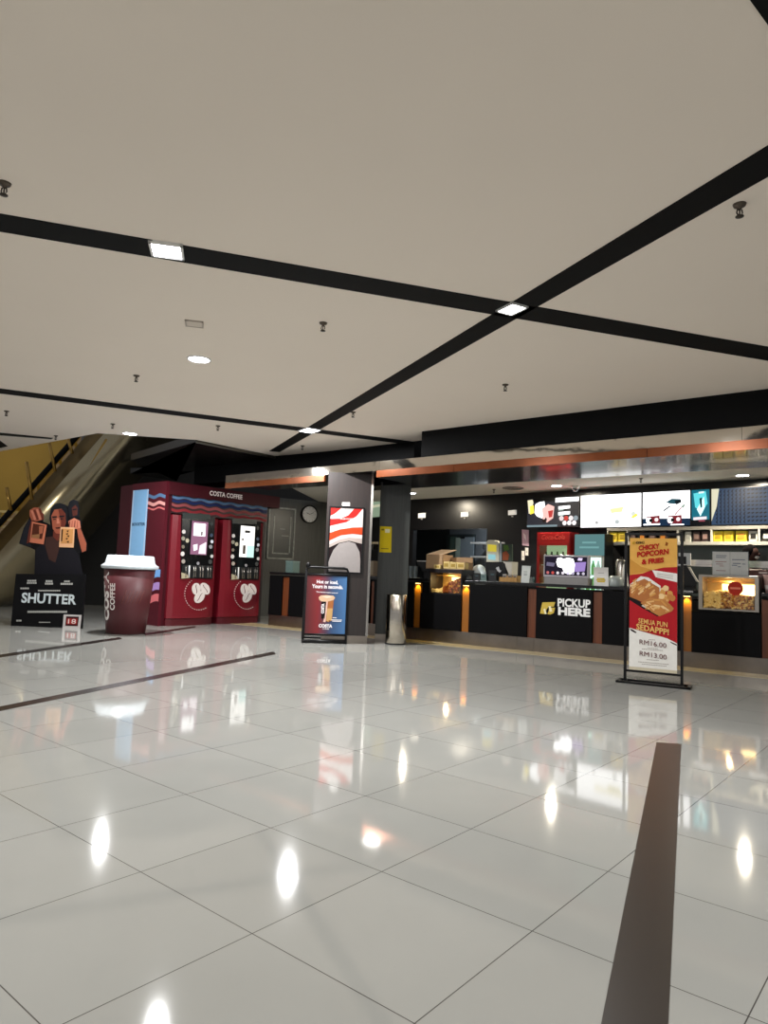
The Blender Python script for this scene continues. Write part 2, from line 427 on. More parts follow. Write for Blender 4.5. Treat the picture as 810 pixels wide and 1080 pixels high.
sqlight('small square ceiling light at the crossing of the thin black channel', [(317.5, 452.7), (328, 449.8), (335.5, 453), (325, 456.5)], 190)
def downlight(label, x, y, r, z, group, first=None):
    c = pt(x, y, z)
    if first: o = dup(first, c, label)
    else:
        F = Fr(c, c + Vector((1, 0, 0)))
        o = thing('downlight', label, 'light', F, (0, 0, z), group)
        G(WHITE).lathe([(r * .84, 0), (r * .86, -.012), (r, -.008), (r, 0)], (0, 0, z), cap=False).out('trim_ring', o)
        G(LAMP).lathe([(r * .85, -.002), (r * .85, -.007)], (0, 0, z)).out('diffuser', o)
    return o
d = downlight('round recessed downlight in the ceiling below the access hatch', 210, 378.5, .115, Hc, 'round downlights of the main ceiling')
downlight('round recessed downlight near the ceiling edge above the escalator', 137, 457, .1, Hc, None, d)
d = downlight('downlight over the counter above the three white wall notices', 434, 520, .1, Hi, 'downlights over the counter')
downlight('downlight over the counter in front of the dark drinks menu screen', 587, 512, .1, Hi, None, d)
downlight('downlight over the counter above the last menu screen', 783, 501, .1, Hi, None, d)
for q, e_ in [((210, 378.5), 90), ((137, 457), 150)]: add_light('AREA', pt(*q) - Vector((0, 0, .05)), e_, .2)
for q in [(434, 520), (587, 512), (783, 501)]: add_light('AREA', pt(*q, Hi) - Vector((0, 0, .05)), 85, .2, (1, .88, .68))
for k, xx in enumerate([-2.6]): add_light('AREA', B.w(xx, -1.2, Hi - .05), 26, .2, (1, .9, .75))  # light without a fixture, added to brighten the clock wall
# the rest of the hall's lamps, behind and beside the viewer
for (x, y, p) in [(-3.2, .6, 75), (3.0, 1.0, 70), (0, -2.5, 110), (-5.5, -3, 110), (5.5, -3, 110), (-6.5, 4.0, 70), (6.5, 3.8, 60)]:
    add_light('AREA', Vector((x, y, Hc - .05)), p, .4)

def sprinkler_parts(t, z, s=1.):
    G(mat('sprinkler brass', '#5a5148', .4, .7)).lathe([(.035 * s, 0), (.03 * s, -.012 * s), (.012 * s, -.014 * s), (.011 * s, -.03 * s)], (0, 0, z)).out('escutcheon', t)
    g = G(mat('sprinkler dark', '#3b352f', .45, .6))
    g.tube([(.012 * s, 0, z - .03 * s), (.016 * s, 0, z - .05 * s), (.004 * s, 0, z - .066 * s)], .004 * s, 6).tube([(-.012 * s, 0, z - .03 * s), (-.016 * s, 0, z - .05 * s), (-.004 * s, 0, z - .066 * s)], .004 * s, 6)
    g.tube([(0, 0, z - .03 * s), (0, 0, z - .066 * s)], .004 * s, 6)
    g.out('frame_arm', t)
    G(mat('sprinkler dark', '#3b352f')).lathe([(.004 * s, -.064 * s), (.022 * s, -.068 * s), (.022 * s, -.072 * s), (.004 * s, -.074 * s)], (0, 0, z), 12).out('deflector', t)
sp_l = [(5, 193, 'sprinkler head above the long black channel at the picture\'s edge'),
        (780, 215.5, 'sprinkler head beside the widest part of the diagonal black channel'),
        (341, 340.5, 'sprinkler head in the ceiling bay between square lights and thin channel'),
        (533, 405.5, 'sprinkler head in the ceiling in front of the black bulkhead'),
        (144, 396, 'sprinkler head in the ceiling beside the round downlight'),
        (372.5, 434.5, 'small sprinkler head just past the diagonal channel near its end'),
        (7, 433.5, 'small sprinkler head in the ceiling above the gold escalator'),
        (119, 447, 'small sprinkler head beside the downlight above the escalator'),
        (230, 449, 'small sprinkler head near the thin black channel above the kiosk'),
        (59, 459.5, 'small sprinkler head at the ceiling edge over the escalator'),
        (319, 470, 'tiny sprinkler head beyond the crossing of the thin channel')]
first = None
for x, y, lab in sp_l:
    c = pt(x, y)
    if first is None:
        F = Fr(c, c + Vector((1, 0, 0))); first = thing('sprinkler', lab, 'sprinkler', F, (0, 0, Hc), 'ceiling sprinklers'); sprinkler_parts(first, Hc, .95)
    else: dup(first, c, lab)
dup(first, pt(521, 516, Hi), 'sprinkler head in the lower ceiling by the round air vent')
dup(first, pt(676, 504.5, Hi), 'sprinkler head in the lower ceiling above the white menu screens')
c = pt(205, 341); F = Fr(c, atz(218, 342.5, Hc))
t = thing('access_hatch', 'small beige access hatch flush in the ceiling', 'hatch', F, (0, 0, Hc))
G(mat('hatch paint', '#cfc4b8', .8)).box(-.06, .06, -.06, .06, Hc - .008, Hc).out('panel', t)
G(mat('hatch rim', '#b5aa9f', .8)).box(-.072, .072, -.072, -.06, Hc - .011, Hc).box(-.072, .072, .06, .072, Hc - .011, Hc).box(-.072, -.06, -.072, .072, Hc - .011, Hc).box(.06, .072, -.072, .072, Hc - .011, Hc).out('rim', t)
c = pt(541, 514.5, Hi); F = Fr(c, c + Vector((1, 0, 0)))
t = thing('air_vent', 'round dark ringed air vent in the lower ceiling', 'vent', F, (0, 0, Hi))
for k, r in enumerate((.07, .13, .19)):
    G(mat('vent grey', '#6b675f', .6)).lathe([(r - .03, 0), (r - .035, -.02), (r, -.012), (r, 0)], (0, 0, Hi), cap=False).out('ring', t)
c = pt(607, 512.5, Hi); F = Fr(c, c + Vector((1, 0, 0)))
t = thing('security_camera', 'white dome security camera on the lower ceiling beside menus', 'camera', F, (0, 0, Hi))
G(WHITE).lathe([(.07, 0), (.07, -.04), (.055, -.05)], (0, 0, Hi)).out('base', t)
G(mat('smoked dome', '#3a3c40', .1, coat=.6)).ball((0, 0, Hi - .05), .052).out('dome', t)

# ================================================================ PILLARS
z0 = 0; ztop = 2.56
w1 = P1.hit(386.5, 640)[0]
x0 = P1.hit(340, 640)[0]
o = struct(G(DWOOD).box(x0, w1, 0, .6, .12, ztop, .004).out('pillar_1', F=P1, org=(x0, 0, 0)))
G(STEEL).box(w1 - .0, w1 + .035, -.004, .04, .12, ztop).out('corner_trim', o)
G(BLACKP).box(w1, w1 + .012, .04, .6, .12, ztop).out('shaded_side', o)  # shade on the pillar's side, put in as a black sheet
G(SKIRT).box(x0, w1 + .03, .01, .6, 0, .12).out('skirting', o)
x0, x1 = P2.hit(400, 600)[0], P2.hit(432.5, 600)[0]
xL, xR = P2.hit(400.7, 506)[0], P2.hit(433.5, 506)[0]
x0, x1 = (P2.hit(398.5, 620)[0] + xL) / 2, (P2.hit(430.5, 620)[0] + xR) / 2
o = struct(G(DWOOD2).box(x0, x1, 0, .55, .12, 2.5, .004).out('pillar_2', F=P2, org=(x0, 0, 0)))
G(SKIRT).box(x0, x1, .008, .54, 0, .12).out('skirting', o)

# poster in a slim frame on the pillar: red and white swirl, pale rounded shape below
pq = px(P1, [(348.6, 535.8), (382.5, 536.3), (381, 604), (346.2, 602.5)])
xa, xb = sum((pq[0][0], pq[3][0])) / 2, sum((pq[1][0], pq[2][0])) / 2; zb, zt = (pq[2][1] + pq[3][1]) / 2, (pq[0][1] + pq[1][1]) / 2
t = thing('pillar_poster', 'framed poster of red and white swirls on the dark pillar', 'poster', P1, ((xa + xb) / 2, 0, zb))
PW, PH = xb - xa, zt - zb
def pn(l): return [(xa + PW * a, zt - PH * b) for a, b in l]
g = G(ink('#1c1214')).box(xa, xb, -.014, -.006, zb, zt)
g.use(ink('#bdb6b3')).prism(pn([(0, 0), (1, 0), (1, .52), (.8, .5), (.5, .5), (.2, .56), (0, .62)]), -.0155, -.014)
g.use(ink('#9c1f1b')).prism(pn([(0, .0), (.33, 0), (.12, .1), (0, .13)]), -.017, -.0155)
g.prism(pn([(.98, 0), (.8, .12), (.5, .22), (.0, .29), (0, .18), (.3, .17), (.55, .11), (.72, 0)]), -.017, -.0155)
g.use(ink('#a83a1a')).prism(pn([(1, .29), (.7, .3), (.3, .34), (0, .4), (0, .52), (.35, .43), (.7, .40), (1, .41)]), -.017, -.0155)
g.use(ink('#a0948e')).prism(pn([(1, .47), (.6, .46), (.3, .5), (0, .58), (0, .63), (.3, .55), (.6, .51), (1, .55)]), -.018, -.017)
g.use(ink('#8c8684')).prism(pn([(.02, 1), (.0, .86), (.06, .76), (.14, .66), (.3, .56), (.6, .52), (.8, .55), (.94, .68), (.97, .8), (.98, 1)]), -.018, -.0155)
g.out('print', t)
g = G(BLKMET)
g.box(xa - .02, xb + .02, -.022, 0, zt, zt + .02).box(xa - .02, xb + .02, -.022, 0, zb - .02, zb).box(xa - .02, xa, -.022, 0, zb, zt).box(xb, xb + .02, -.022, 0, zb, zt)
g.out('frame', t)
g = G(ink('#cfc6c2')); g.text('POPCORN', pn([(.32, .185)])[0], pn([(.72, .175)])[0], .02, -.0185, .02).out('lettering', t)
# small white sign above the poster
pq = px(P1, [(361, 530), (369, 530), (369, 533.6), (361, 533.6)])
tag(G(PAPER).prism(pq, -.006, 0).use(ink('#8d8d8d')).prism([(pq[0][0] + .02, pq[0][1] - .02), (pq[1][0] - .02, pq[1][1] - .02), (pq[1][0] - .02, pq[1][1] - .026), (pq[0][0] + .02, pq[0][1] - .026)], -.0068, -.006).out('notice', F=P1, org=(pq[3][0], 0, pq[3][1])), 'tiny white notice above the swirl poster on the pillar', 'notice')
# yellow payment sheet on the second pillar
pq = px(P2, [(400.9, 555), (413.2, 555.5), (412.6, 582.8), (400.2, 582.3)])
cx = sum(p[0] for p in pq) / 4
t = thing('payment_sheet', 'yellow payment sheet stuck on the grey pillar', 'notice', P2, (cx, 0, pq[2][1]))
G(ink('#d9bf1d')).prism(pq, -.004, 0).out('sheet', t)
zz = pq[0][1]; hh = pq[0][1] - pq[3][1]; ww = pq[1][0] - pq[0][0]; L0 = pq[0][0]
G(ink('#e9e2b8')).prism([(L0 + ww * .45, zz - hh * .1), (L0 + ww * .85, zz - hh * .1), (L0 + ww * .85, zz - hh * .24), (L0 + ww * .45, zz - hh * .24)], -.0048, -.004).out('printed_panel', t)
G(ink('#8a7a20')).prism([(L0 + ww * .15, zz - hh * .84), (L0 + ww * .8, zz - hh * .84), (L0 + ww * .8, zz - hh * .88), (L0 + ww * .15, zz - hh * .88)], -.0048, -.004).out('footer_line', t)
G(ink('#8a7a20')).prism([(L0 + ww * .12, zz - hh * .09), (L0 + ww * .36, zz - hh * .09), (L0 + ww * .36, zz - hh * .16), (L0 + ww * .12, zz - hh * .16)], -.0048, -.004).out('header_mark', t)

# ================================================================ STEEL BIN
c = atz(417, 680.3); F = Fr(c, c + Vector((1, 0, 0)))
t = thing('litter_bin', 'cylindrical steel bin at the foot of the grey pillar', 'bin', F, (0, 0, 0))
BINM = mat('polished bin steel', '#c9c1b4', .14, 1.0, noise=.1, nscale=3, bump=.1)
G(BINM).lathe([(.15, 0), (.155, .01), (.155, .74), (.15, .75), (.12, .75), (.118, .6)], (0, .15, 0), 40, False).out('body', t)
G(BLKMET).lathe([(.148, .0), (.157, .0), (.157, .02), (.148, .02)], (0, .15, 0), 40).out('base_ring', t)
G(BLACKP).lathe([(.118, .55), (.118, .6)], (0, .15, 0), 30).out('inner_liner', t)

# ================================================================ COUNTER
sA = K.hit(283, 657)[0]; sB = 8.6
CT = 1.005
t = thing('concession_counter', 'long black concession counter with orange strips and steel skirting', 'counter', K, (sA, 0, 0))
strips = [('dim', 298, 305), ('dim', 391, 394.5), ('lit', 437, 443.6), ('lit', 487.3, 495), ('plain', 556.6, 565.6), ('plain', 625.6, 635.2), ('lit', 719.5, 729.3), ('plain', 803.5, 814)]
ss = []
for kind, x0, x1 in strips:
    ym = 640 + (x0 - 430) * .06
    ss.append((kind, K.hit(x0, ym)[0], K.hit(x1, ym)[0]))
warm = [K.hit(453.5, 612)[0], K.hit(491, 612)[0], K.hit(733, 625)[0], K.hit(803, 628)[0]]
g = G(BLACK); prev = sA
ends = []
for kind, x0, x1 in ss:
    ends.append((prev, x0)); prev = x1
ends.append((prev, sB))
for (x0, x1) in ends:
    top = CT - .06
    if x0 < warm[0] < x1 or x0 < warm[1] - .05 < x1 and x0 < warm[0] + .2: top = .77
    if x0 < warm[2] + .05 < x1: top = .74
    G(BLACK).box(x0 + .004, x1 - .004, -.03, .02, .2, top, .003).out('front_panel', t)
g = G(BLACK)
for x0, x1, zz in [(sA, warm[0] - .05, CT - .06), (warm[0] - .05, warm[1] + .05, .74), (warm[1] + .05, warm[2] - .08, CT - .06), (warm[2] - .08, warm[3] + .08, .7), (warm[3] + .08, sB, CT - .06)]: g.box(x0, x1, .04, .1, .2, zz)
g.out('backing', t)
OW2 = wood('counter orange veneer', '#572910', '#6c3613', .4)
OW_LIT = mat('lamplit orange veneer', '#8a5414', .4)  # the orange veneer again, with lamp glow put into a lighter colour
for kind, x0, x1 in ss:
    M = OW_LIT if kind == 'lit' else OW2
    o = G(M).box(x0, x1, .0, .04, .2, CT - .085).out('veneer_strip', t)
    if kind == 'lit':
        o['label'] = 'amber lit strip'
        G(em('#ffdf8a', 6)).box(x0 + .015, x1 - .015, -.012, -.004, CT - .09, CT - .082).out('strip_lamp', o)
        add_light('SPOT', K.w((x0 + x1) / 2, -.028, CT - .1), 8, .01, (1, .7, .12), (math.radians(9), 0, K.ang), math.radians(100))
    o2 = G(BLACK).box(x0, x1, -.03, .04, CT - .08, CT - .06).out('strip_hood', t)
# worktop, cut where the warmers stand
segs = [(sA, warm[0]), (warm[1], warm[2]), (warm[3], sB)]
for x0, x1 in segs: G(mat('worktop black', '#0d0d0f', .25)).box(x0, x1, -.04, .62, CT - .045, CT, .004).out('worktop', t)
xs = [sA, K.hit(440, 670)[0], K.hit(545, 680)[0], K.hit(563, 682)[0], K.hit(719, 700)[0], sB]
for x0, x1 in zip(xs, xs[1:]): G(SKIRT).box(x0 + .002, x1 - .002, .0, .05, 0, .197).out('skirting', t)
# PICKUP HERE and emblem
g = G(mat('white sign letters', '#dcdcda', .5, emit=.25))
ptext(g, K, 'PICKUP', (588, 639.6), (622.8, 641.6), 8.8, -.034, .035)
ptext(g, K, 'HERE', (588.5, 648.6), (622.5, 651), 8.6, -.034, .05)
o = g.out('lettering', t); o['label'] = 'white words PICKUP HERE'
g = G(mat('emblem gold', '#c2a63c', .5, emit=.15))
def E2(l): return px(K, [(550 + x / 6.0, 555 + y / 6.23) for x, y in l], -.03)
g.prism(E2([(133, 500), (214, 498), (205, 528), (170, 530), (160, 545), (145, 577), (118, 573)]), -.036, -.03)
g.prism(E2([(180, 535), (213, 535), (205, 570), (185, 580), (165, 577)]), -.036, -.03)
g.use(mat('emblem pale', '#e6dfb8', .5, emit=.15)).prism(E2([(140, 545), (152, 540), (160, 577), (148, 577)]), -.038, -.036)
g.prism(E2([(172, 525), (186, 525), (196, 560), (180, 562)]), -.038, -.036)
g.out('emblem', t)

# ---------------------------------------------------------------- popcorn warmers
POP = mat('popcorn pale', '#f0dfa0', .8); POPC = mat('popcorn caramel', '#8c4a16', .6); POPM = mat('popcorn mixed', '#c79a45', .7)
def heap(g, x0, x1, t0, t1, zbase, prof, n, r, mats):
    for k in range(n):
        a = random.uniform(x0, x1); tt = random.uniform(t0, t1); f = (a - x0) / (x1 - x0)
        u = random.random(); tt = t0 if u < .5 else tt; z = zbase + prof(f) * (random.random() if u < .5 else random.uniform(.8, 1.05))
        g.use(mats(f, random.random())); g.ball((a, tt, z), r * random.uniform(.7, 1.2), 1, (1, 1, .85))
def warmer(label, q, framemat, glow, prof, mats, nb, frame, extra):
    P = px(K, q); x0 = (P[0][0] + P[3][0]) / 2; x1 = (P[1][0] + P[2][0]) / 2; zt = (P[0][1] + P[1][1]) / 2; zb = (P[2][1] + P[3][1]) / 2
    t = thing('popcorn_warmer', label, 'popcorn warmer', K, ((x0 + x1) / 2, 0, zb - .03), 'popcorn warmers set into the counter')
    D = .42; fl, ftop, fb = frame
    g = G(framemat)
    g.box(x0 - fl, x1 + fl, -.02, D, zt, zt + ftop, .004)
    g.box(x0 - fl, x0, -.02, D, zb, zt).box(x1, x1 + fl, -.02, D, zb, zt).box(x0 - fl, x1 + fl, -.02, D, zb - fb, zb)
    g.out('housing', t)
    G(mat('warmer lining', '#c9a860', .5)).box(x0, x1, D - .02, D, zb, zt).out('back_lining', t)
    lx0 = x0 + (x1 - x0) * extra
    o = G(em('#ffe9b0', glow)).box(lx0, x1 - .01, D - .035, D - .02, zb + (zt - zb) * .3, zb + (zt - zb) * .8).out('light_panel', t)
    add_light('POINT', K.w((x0 + x1) / 2, D * .3, zt - .05), 4.5, .04, (1, .84, .58))
    G(mat('warmer shelf', '#a07a3c', .5)).box(x0, x1, .18, .32, zb + (zt - zb) * .84, zb + (zt - zb) * .9).out('inner_rail', t)
    G(glass('warmer glass', '#fff6e6', .06)).box(x0, x1, -.01, -.004, zb, zt).out('front_glass', t)
    g = G(POPM); m_ = 16
    top = [(x0 + .01 + (x1 - x0 - .02) * k / m_, zb + .005 + prof(k / m_) * (zt - zb) * .8) for k in range(m_ + 1)]
    g.prism([(x0 + .01, zb + .001)] + top + [(x1 - .01, zb + .001)], .05, D - .06)
    heap(g, x0 + .02, x1 - .02, .015, D - .08, zb + .01, lambda f: prof(f) * (zt - zb), nb, .021, mats)
    h = g.out('popcorn', t); h['kind'] = 'stuff'
    return t, x0, x1, zb, zt
w1_, wx0, wx1, wzb, wzt = warmer('small dark-framed popcorn warmer under the open cardboard box', [(455, 604), (487.5, 604.5), (485.5, 626.5), (454.3, 624.5)],
       mat('warmer dark shell', '#171012', .35), 5, lambda f: .12 + .65 * max(0, (f - .3) / .7) ** .8, lambda f, r: (POP if f < .38 else (POPC if r < .8 else POPM)), 420, (.02, .06, .02), .32)
w2_, vx0, vx1, vzb, vzt = warmer('wide steel-framed popcorn warmer with a round red sticker', [(741, 608.5), (797, 610), (795.5, 644), (741, 641)],
       mat('warmer steel shell', '#a29b92', .3, .8), 6, lambda f: .44 + .07 * math.sin(f * 5), lambda f, r: (POP if (f < .35 and r < .8) else (POPM if r < .5 else (POPC if r < .8 else POP))), 760, (.045, .03, .02), .3)
c_ = K.hit(775.8, 620.5)
o = G(ink('#b03022')).disc(c_, .088, -.018, -.0105, 28).use(ink('#e0866a')).box(c_[0] - .06, c_[0] + .06, -.0195, -.018, c_[1] - .012, c_[1] + .012).out('sticker', w2_); o['label'] = 'round red sticker'

# ================================================================ THINGS ON THE COUNTER
def cpos(x, y=None, t=.15, z=None):
    return K.hit(x, y or (610 + (x - 430) * .042), t)
def kpx(l, t): return px(K, l, t)
def prism_thing(name, label, cat, q, t0, t1, M, base=None):
    p = kpx(q, t0); zb = base if base is not None else min(v[1] for v in p)
    cx = sum(v[0] for v in p) / len(p)
    T = thing(name, label, cat, K, (cx, (t0 + t1) / 2, zb)); return T, p
ZC = CT
def rest(p, z=ZC):
    """let an outline stand on the worktop: pull its lowest points down to the top"""
    zm = min(v[1] for v in p); H = max(v[1] for v in p) - zm
    return [(s, z if v - zm < .25 * H else v) for s, v in p]
zw = wzt + .06
# left till: dark monitor back with white slip on top
T, p = prism_thing('till_monitor', 'black till monitor with white slip, beside the small popcorn warmer', 'till', [(440, 592), (452, 592), (455, 612), (443, 612)], .3, .36, BLACK, ZC)
G(BLKMET).prism([(p[0][0], p[0][1]), (p[1][0], p[1][1]), (p[2][0], ZC + .12), (p[3][0], ZC + .12)], .3, .33).out('screen_shell', T)
G(BLKMET).box(p[3][0] + .03, p[2][0] - .02, .33, .42, ZC, ZC + .2).out('stand', T)
G(PAPER).box(p[0][0], p[1][0] + .02, .29, .4, p[0][1], p[0][1] + .012).out('paper_slip', T)
q = kpx([(436.5, 589), (443, 589), (443, 592), (436.5, 592)], .55)
# cardboard box with raised flap on the warmer
P0 = K.hit(450, 600, .1); PX = K.hit(468, 600, .1)
x0, x1 = K.hit(449.5, 590, .05)[0], K.hit(467, 590, .05)[0]
zt_ = K.hit(450, 584.5, .05)[1]
CARD = mat('cardboard', '#a98a68', .85, noise=.06)
T = thing('cardboard_box', 'open brown cardboard box standing on the small popcorn warmer', 'box', K, ((x0 + x1) / 2, .25, zw))
G(CARD).box(x0, x1, .05, .06, zw, zt_).box(x0, x1, .39, .4, zw, zt_).box(x0, x0 + .01, .05, .4, zw, zt_).box(x1 - .01, x1, .05, .4, zw, zt_).box(x0, x1, .05, .4, zw, zw + .01).out('carton', T)
g = G(mat('cardboard flap', '#b99a78', .85)); g.face([(x0, .05, zt_), (x1, .05, zt_), (x1 + .1, .34, zt_ + .09), (x0 + .12, .34, zt_ + .09)])
o = g.out('flap', T); md = o.modifiers.new('s', 'SOLIDIFY'); md.thickness = .005
o0_ = None
# tray of folded popcorn cartons beside it
x2, x3 = K.hit(468.5, 590, .1)[0], K.hit(491.5, 590, .1)[0]
T = thing('carton_tray', 'shallow cardboard tray full of folded snack cartons on the warmer', 'tray', K, ((x2 + x3) / 2, .2, zw))
zr = K.hit(470, 587.5, .3)[1]
G(CARD).box(x1 + .005, x3, .34, .35, zw, zr).box(x3 - .01, x3, .06, .35, zw, zw + .12).box(x1 + .005, x3, .06, .35, zw, zw + .01).out('tray_wall', T)
PK = mat('carton cream', '#d9c07e', .7); PK2 = mat('carton print', '#a8893a', .7)
def pack(label, x0, x1, t0, t1, z0, z1, group, F, M1=PK, M2=PK2, nm='snack_carton', cat='carton'):
    T = thing(nm, label, cat, F, ((x0 + x1) / 2, t0, z0), group)
    G(M1).box(x0, x1, t0, t1, z0, z1, .006).out('carton_body', T)
    w, h = x1 - x0, z1 - z0
    G(M2).box(x0 + w * .18, x1 - w * .18, t0 - .0025, t0 + .001, z0 + h * .25, z1 - h * .25).out('printed_label', T)
    return T
xsK = [K.hit(x, 595, .08)[0] for x in (460, 467.3, 474.5, 481.8, 491)]
for k, lab in enumerate(['low cream snack carton next to the open cardboard box', 'cream snack carton second from the cardboard box', 'cream snack carton third from the cardboard box', 'cream snack carton farthest from the open cardboard box']):
    if k == 0: pack(lab, xsK[0] + .003, xsK[1] - .003, .0, .045, zw, zw + .07, 'snack cartons on the small warmer', K)
    else: pack(lab, xsK[k] + .003, xsK[k + 1] - .003, .07, .2, zw + .011, zw + .13 - .006 * k, 'snack cartons on the small warmer', K)
# white plastic bag next to the warmer
T, p = prism_thing('plastic_bag', 'rumpled white plastic bag on the counter beside the small warmer', 'bag', [(492, 613), (508, 613), (505, 603), (496, 597), (491, 599)], .3, .5, WHITE, ZC)
xa_, xb_ = K.hit(491.5, 606, .35)[0], K.hit(509, 606, .35)[0]
g = G(mat('white bag film', '#d9e4e4', .5))
g.ball((xa_ + .16, .5, ZC + .13), .13, 3, (.9, .8, 1.0)).ball((xa_ + .22, .46, ZC + .085), .1, 3, (1.1, .8, .85))
for v in g.bm.verts:
    v.co += Vector((random.uniform(-1, 1), random.uniform(-1, 1), random.uniform(-1, 1))) * .007
    if v.co.z < ZC: v.co.z = ZC
g.out('bag', T)
x = K.hit(495, 609, .25)[0]
tag(G(mat('grey dome lid', '#4a4f52', .4)).lathe([(.07, 0), (.07, .03), (.055, .06), (.02, .078), (.004, .08)], (x, .2, ZC), 24).out('dome_lid', F=K, org=(x, .2, ZC)), 'small grey domed lid in front of the white plastic bag', 'lid')
# card terminals
def terminal(label, xl, xr, yt, tt, c, name='card_terminal', cat='card terminal'):
    a, b = K.hit(xl, 613, tt)[0], K.hit(xr, 613, tt)[0]; z1 = K.hit((xl + xr) / 2, yt, tt)[1]
    T = thing(name, label, cat, K, ((a + b) / 2, tt, ZC), 'card terminals')
    G(mat('terminal ' + c, c, .4)).prism([(a, ZC), (b, ZC), (b, z1), (a, z1)], tt, tt + .03).out('body', T)
    G(BLKMET).box(a + .01, b - .01, tt + .03, tt + .1, ZC, ZC + (z1 - ZC) * .6).out('back_stand', T)
    w = b - a
    G(em('#6e8a90', .35)).box(a + w * .3, b - w * .25, tt - .003, tt, z1 - (z1 - ZC) * .45, z1 - (z1 - ZC) * .3).out('display', T)
    return T
terminal('black card terminal beside the white plastic bag', 499.2, 505.8, 604.3, .12, '#0d0e10')
terminal('grey green card terminal between two black terminals', 506.2, 512.8, 605.5, .14, '#5d706c')
terminal('black card terminal under the bright till display', 515, 523, 601.5, .16, '#121214')
# till with customer displays
T, p = prism_thing('till', 'black counter till with white side wedge and two raised displays', 'till', [(512, 594), (533, 594), (536.5, 611), (513, 611)], .35, .6, BLACK, ZC)
G(BLKMET).prism([(p[0][0], p[0][1]), (p[1][0] - .02, p[1][1]), (p[2][0] - .02, ZC + .06), (p[3][0], ZC + .06)], .35, .38).out('monitor', T)
G(BLKMET).box(p[3][0] + .05, p[2][0] - .08, .38, .6, ZC, ZC + .2).out('base', T)
w_ = kpx([(530.5, 592.5), (540, 592.5), (539.5, 606.5), (536.8, 606.5)], .36)
G(mat('till beige', '#b9b4a9', .5)).prism(w_, .37, .6).out('side_wedge', T)
c1 = kpx([(513, 571.5), (515, 569.5), (520, 569.5), (526, 572), (526.5, 592.5), (513, 592.5)], .42)
o = G(mat('display cream shell', '#c9c6b4', .5)).prism(c1, .42, .6).out('display_shell', T)
G(em('#e6d24a', .9)).prism(kpx([(514.5, 574), (523.5, 574.8), (523.5, 582), (514.5, 581.5)], .418), .412, .42).use(em('#9fd9e0', 1.0)).prism(kpx([(515, 584.5), (522.5, 585), (522.5, 590.5), (515, 590)], .418), .412, .42).out('bright_display', o)
o = G(mat('display rim', '#8a9296', .4)).prism(kpx([(526.8, 571.5), (529, 571.5), (529, 592.5), (526.8, 592.5)], .42), .42, .55).out('display_spine', T)
G(mat('green food picture', '#22321f', .4)).prism(kpx([(529, 573.2), (540, 574), (540, 591.5), (529, 592)], .43), .43, .47).use(ink('#8a4a30')).prism(kpx([(530, 583), (534, 581), (537, 585), (536, 591), (530, 591)], .43), .424, .43).use(ink('#4d6a33')).prism(kpx([(531, 575), (536, 575), (537, 580), (532, 581)], .43), .424, .43).out('picture_display', T)
g = G(mat('till emblem', '#b8b8b8', .5)).prism(kpx([(523, 599), (526, 597.5), (527, 601), (529, 602), (527, 604), (524.5, 602)], .348), .345, .35).out('emblem', T)
# wooden tray with cups
x0, x1 = K.hit(528, 611, .16)[0], K.hit(547.5, 611, .16)[0]
T = thing('wooden_tray', 'honey wooden tray of small packets by the white card stand', 'tray', K, ((x0 + x1) / 2, .2, ZC))
OK_ = wood('honey wood', '#9c7236', '#b58a48', .5)
G(OK_).box(x0, x1, .1, .115, ZC, ZC + .07).box(x0, x1, .3, .315, ZC, ZC + .1).box(x1 - .015, x1, .1, .315, ZC, ZC + .1).box(x0, x0 + .015, .1, .315, ZC, ZC + .07).box(x0, x1, .1, .315, ZC, ZC + .01).out('tray_box', T)
for k in range(3):
    a = x0 + .03 + k * .075
    tag(pack('', a, a + .06, .16 + .03 * k, .2 + .03 * k, ZC + .012, ZC + .12, 'small packets in the wooden tray', K, mat('packet grey', '#8b8780', .6), mat('packet ink', '#4a4038', .6), 'sauce_packet', 'packet'),
        ['small grey packet in the wooden tray nearest the till', 'small grey packet in the middle of the wooden tray', 'small grey packet in the wooden tray nearest the card stand'][k], 'packet')
tr = T
# white card stand
p = kpx([(550.6, 596.5), (559.8, 597), (557.8, 615), (549.3, 614.5)], .1); p = [p[0], p[1], (p[2][0], ZC), (p[3][0], ZC)]
T = thing('card_stand', 'leaning white tariff card in a clear stand near the fridge end', 'sign', K, ((p[2][0] + p[3][0]) / 2, .1, ZC))
G(mat('grey white card', '#c9cdc9', .6)).prism(p, .1, .108).out('card', T)
h = p[0][1] - ZC; g = G(ink('#8d9391'))
for f in (.62, .5, .42): g.box(p[3][0] + .045, p[2][0] - .03, .098, .1, ZC + h * f, ZC + h * f + .012)
g.out('print', T)
G(glass('clear acrylic', '#e8f0ee', .15)).box(p[3][0] - .005, p[2][0] + .06, .108, .16, ZC, ZC + .09).out('holder', T)
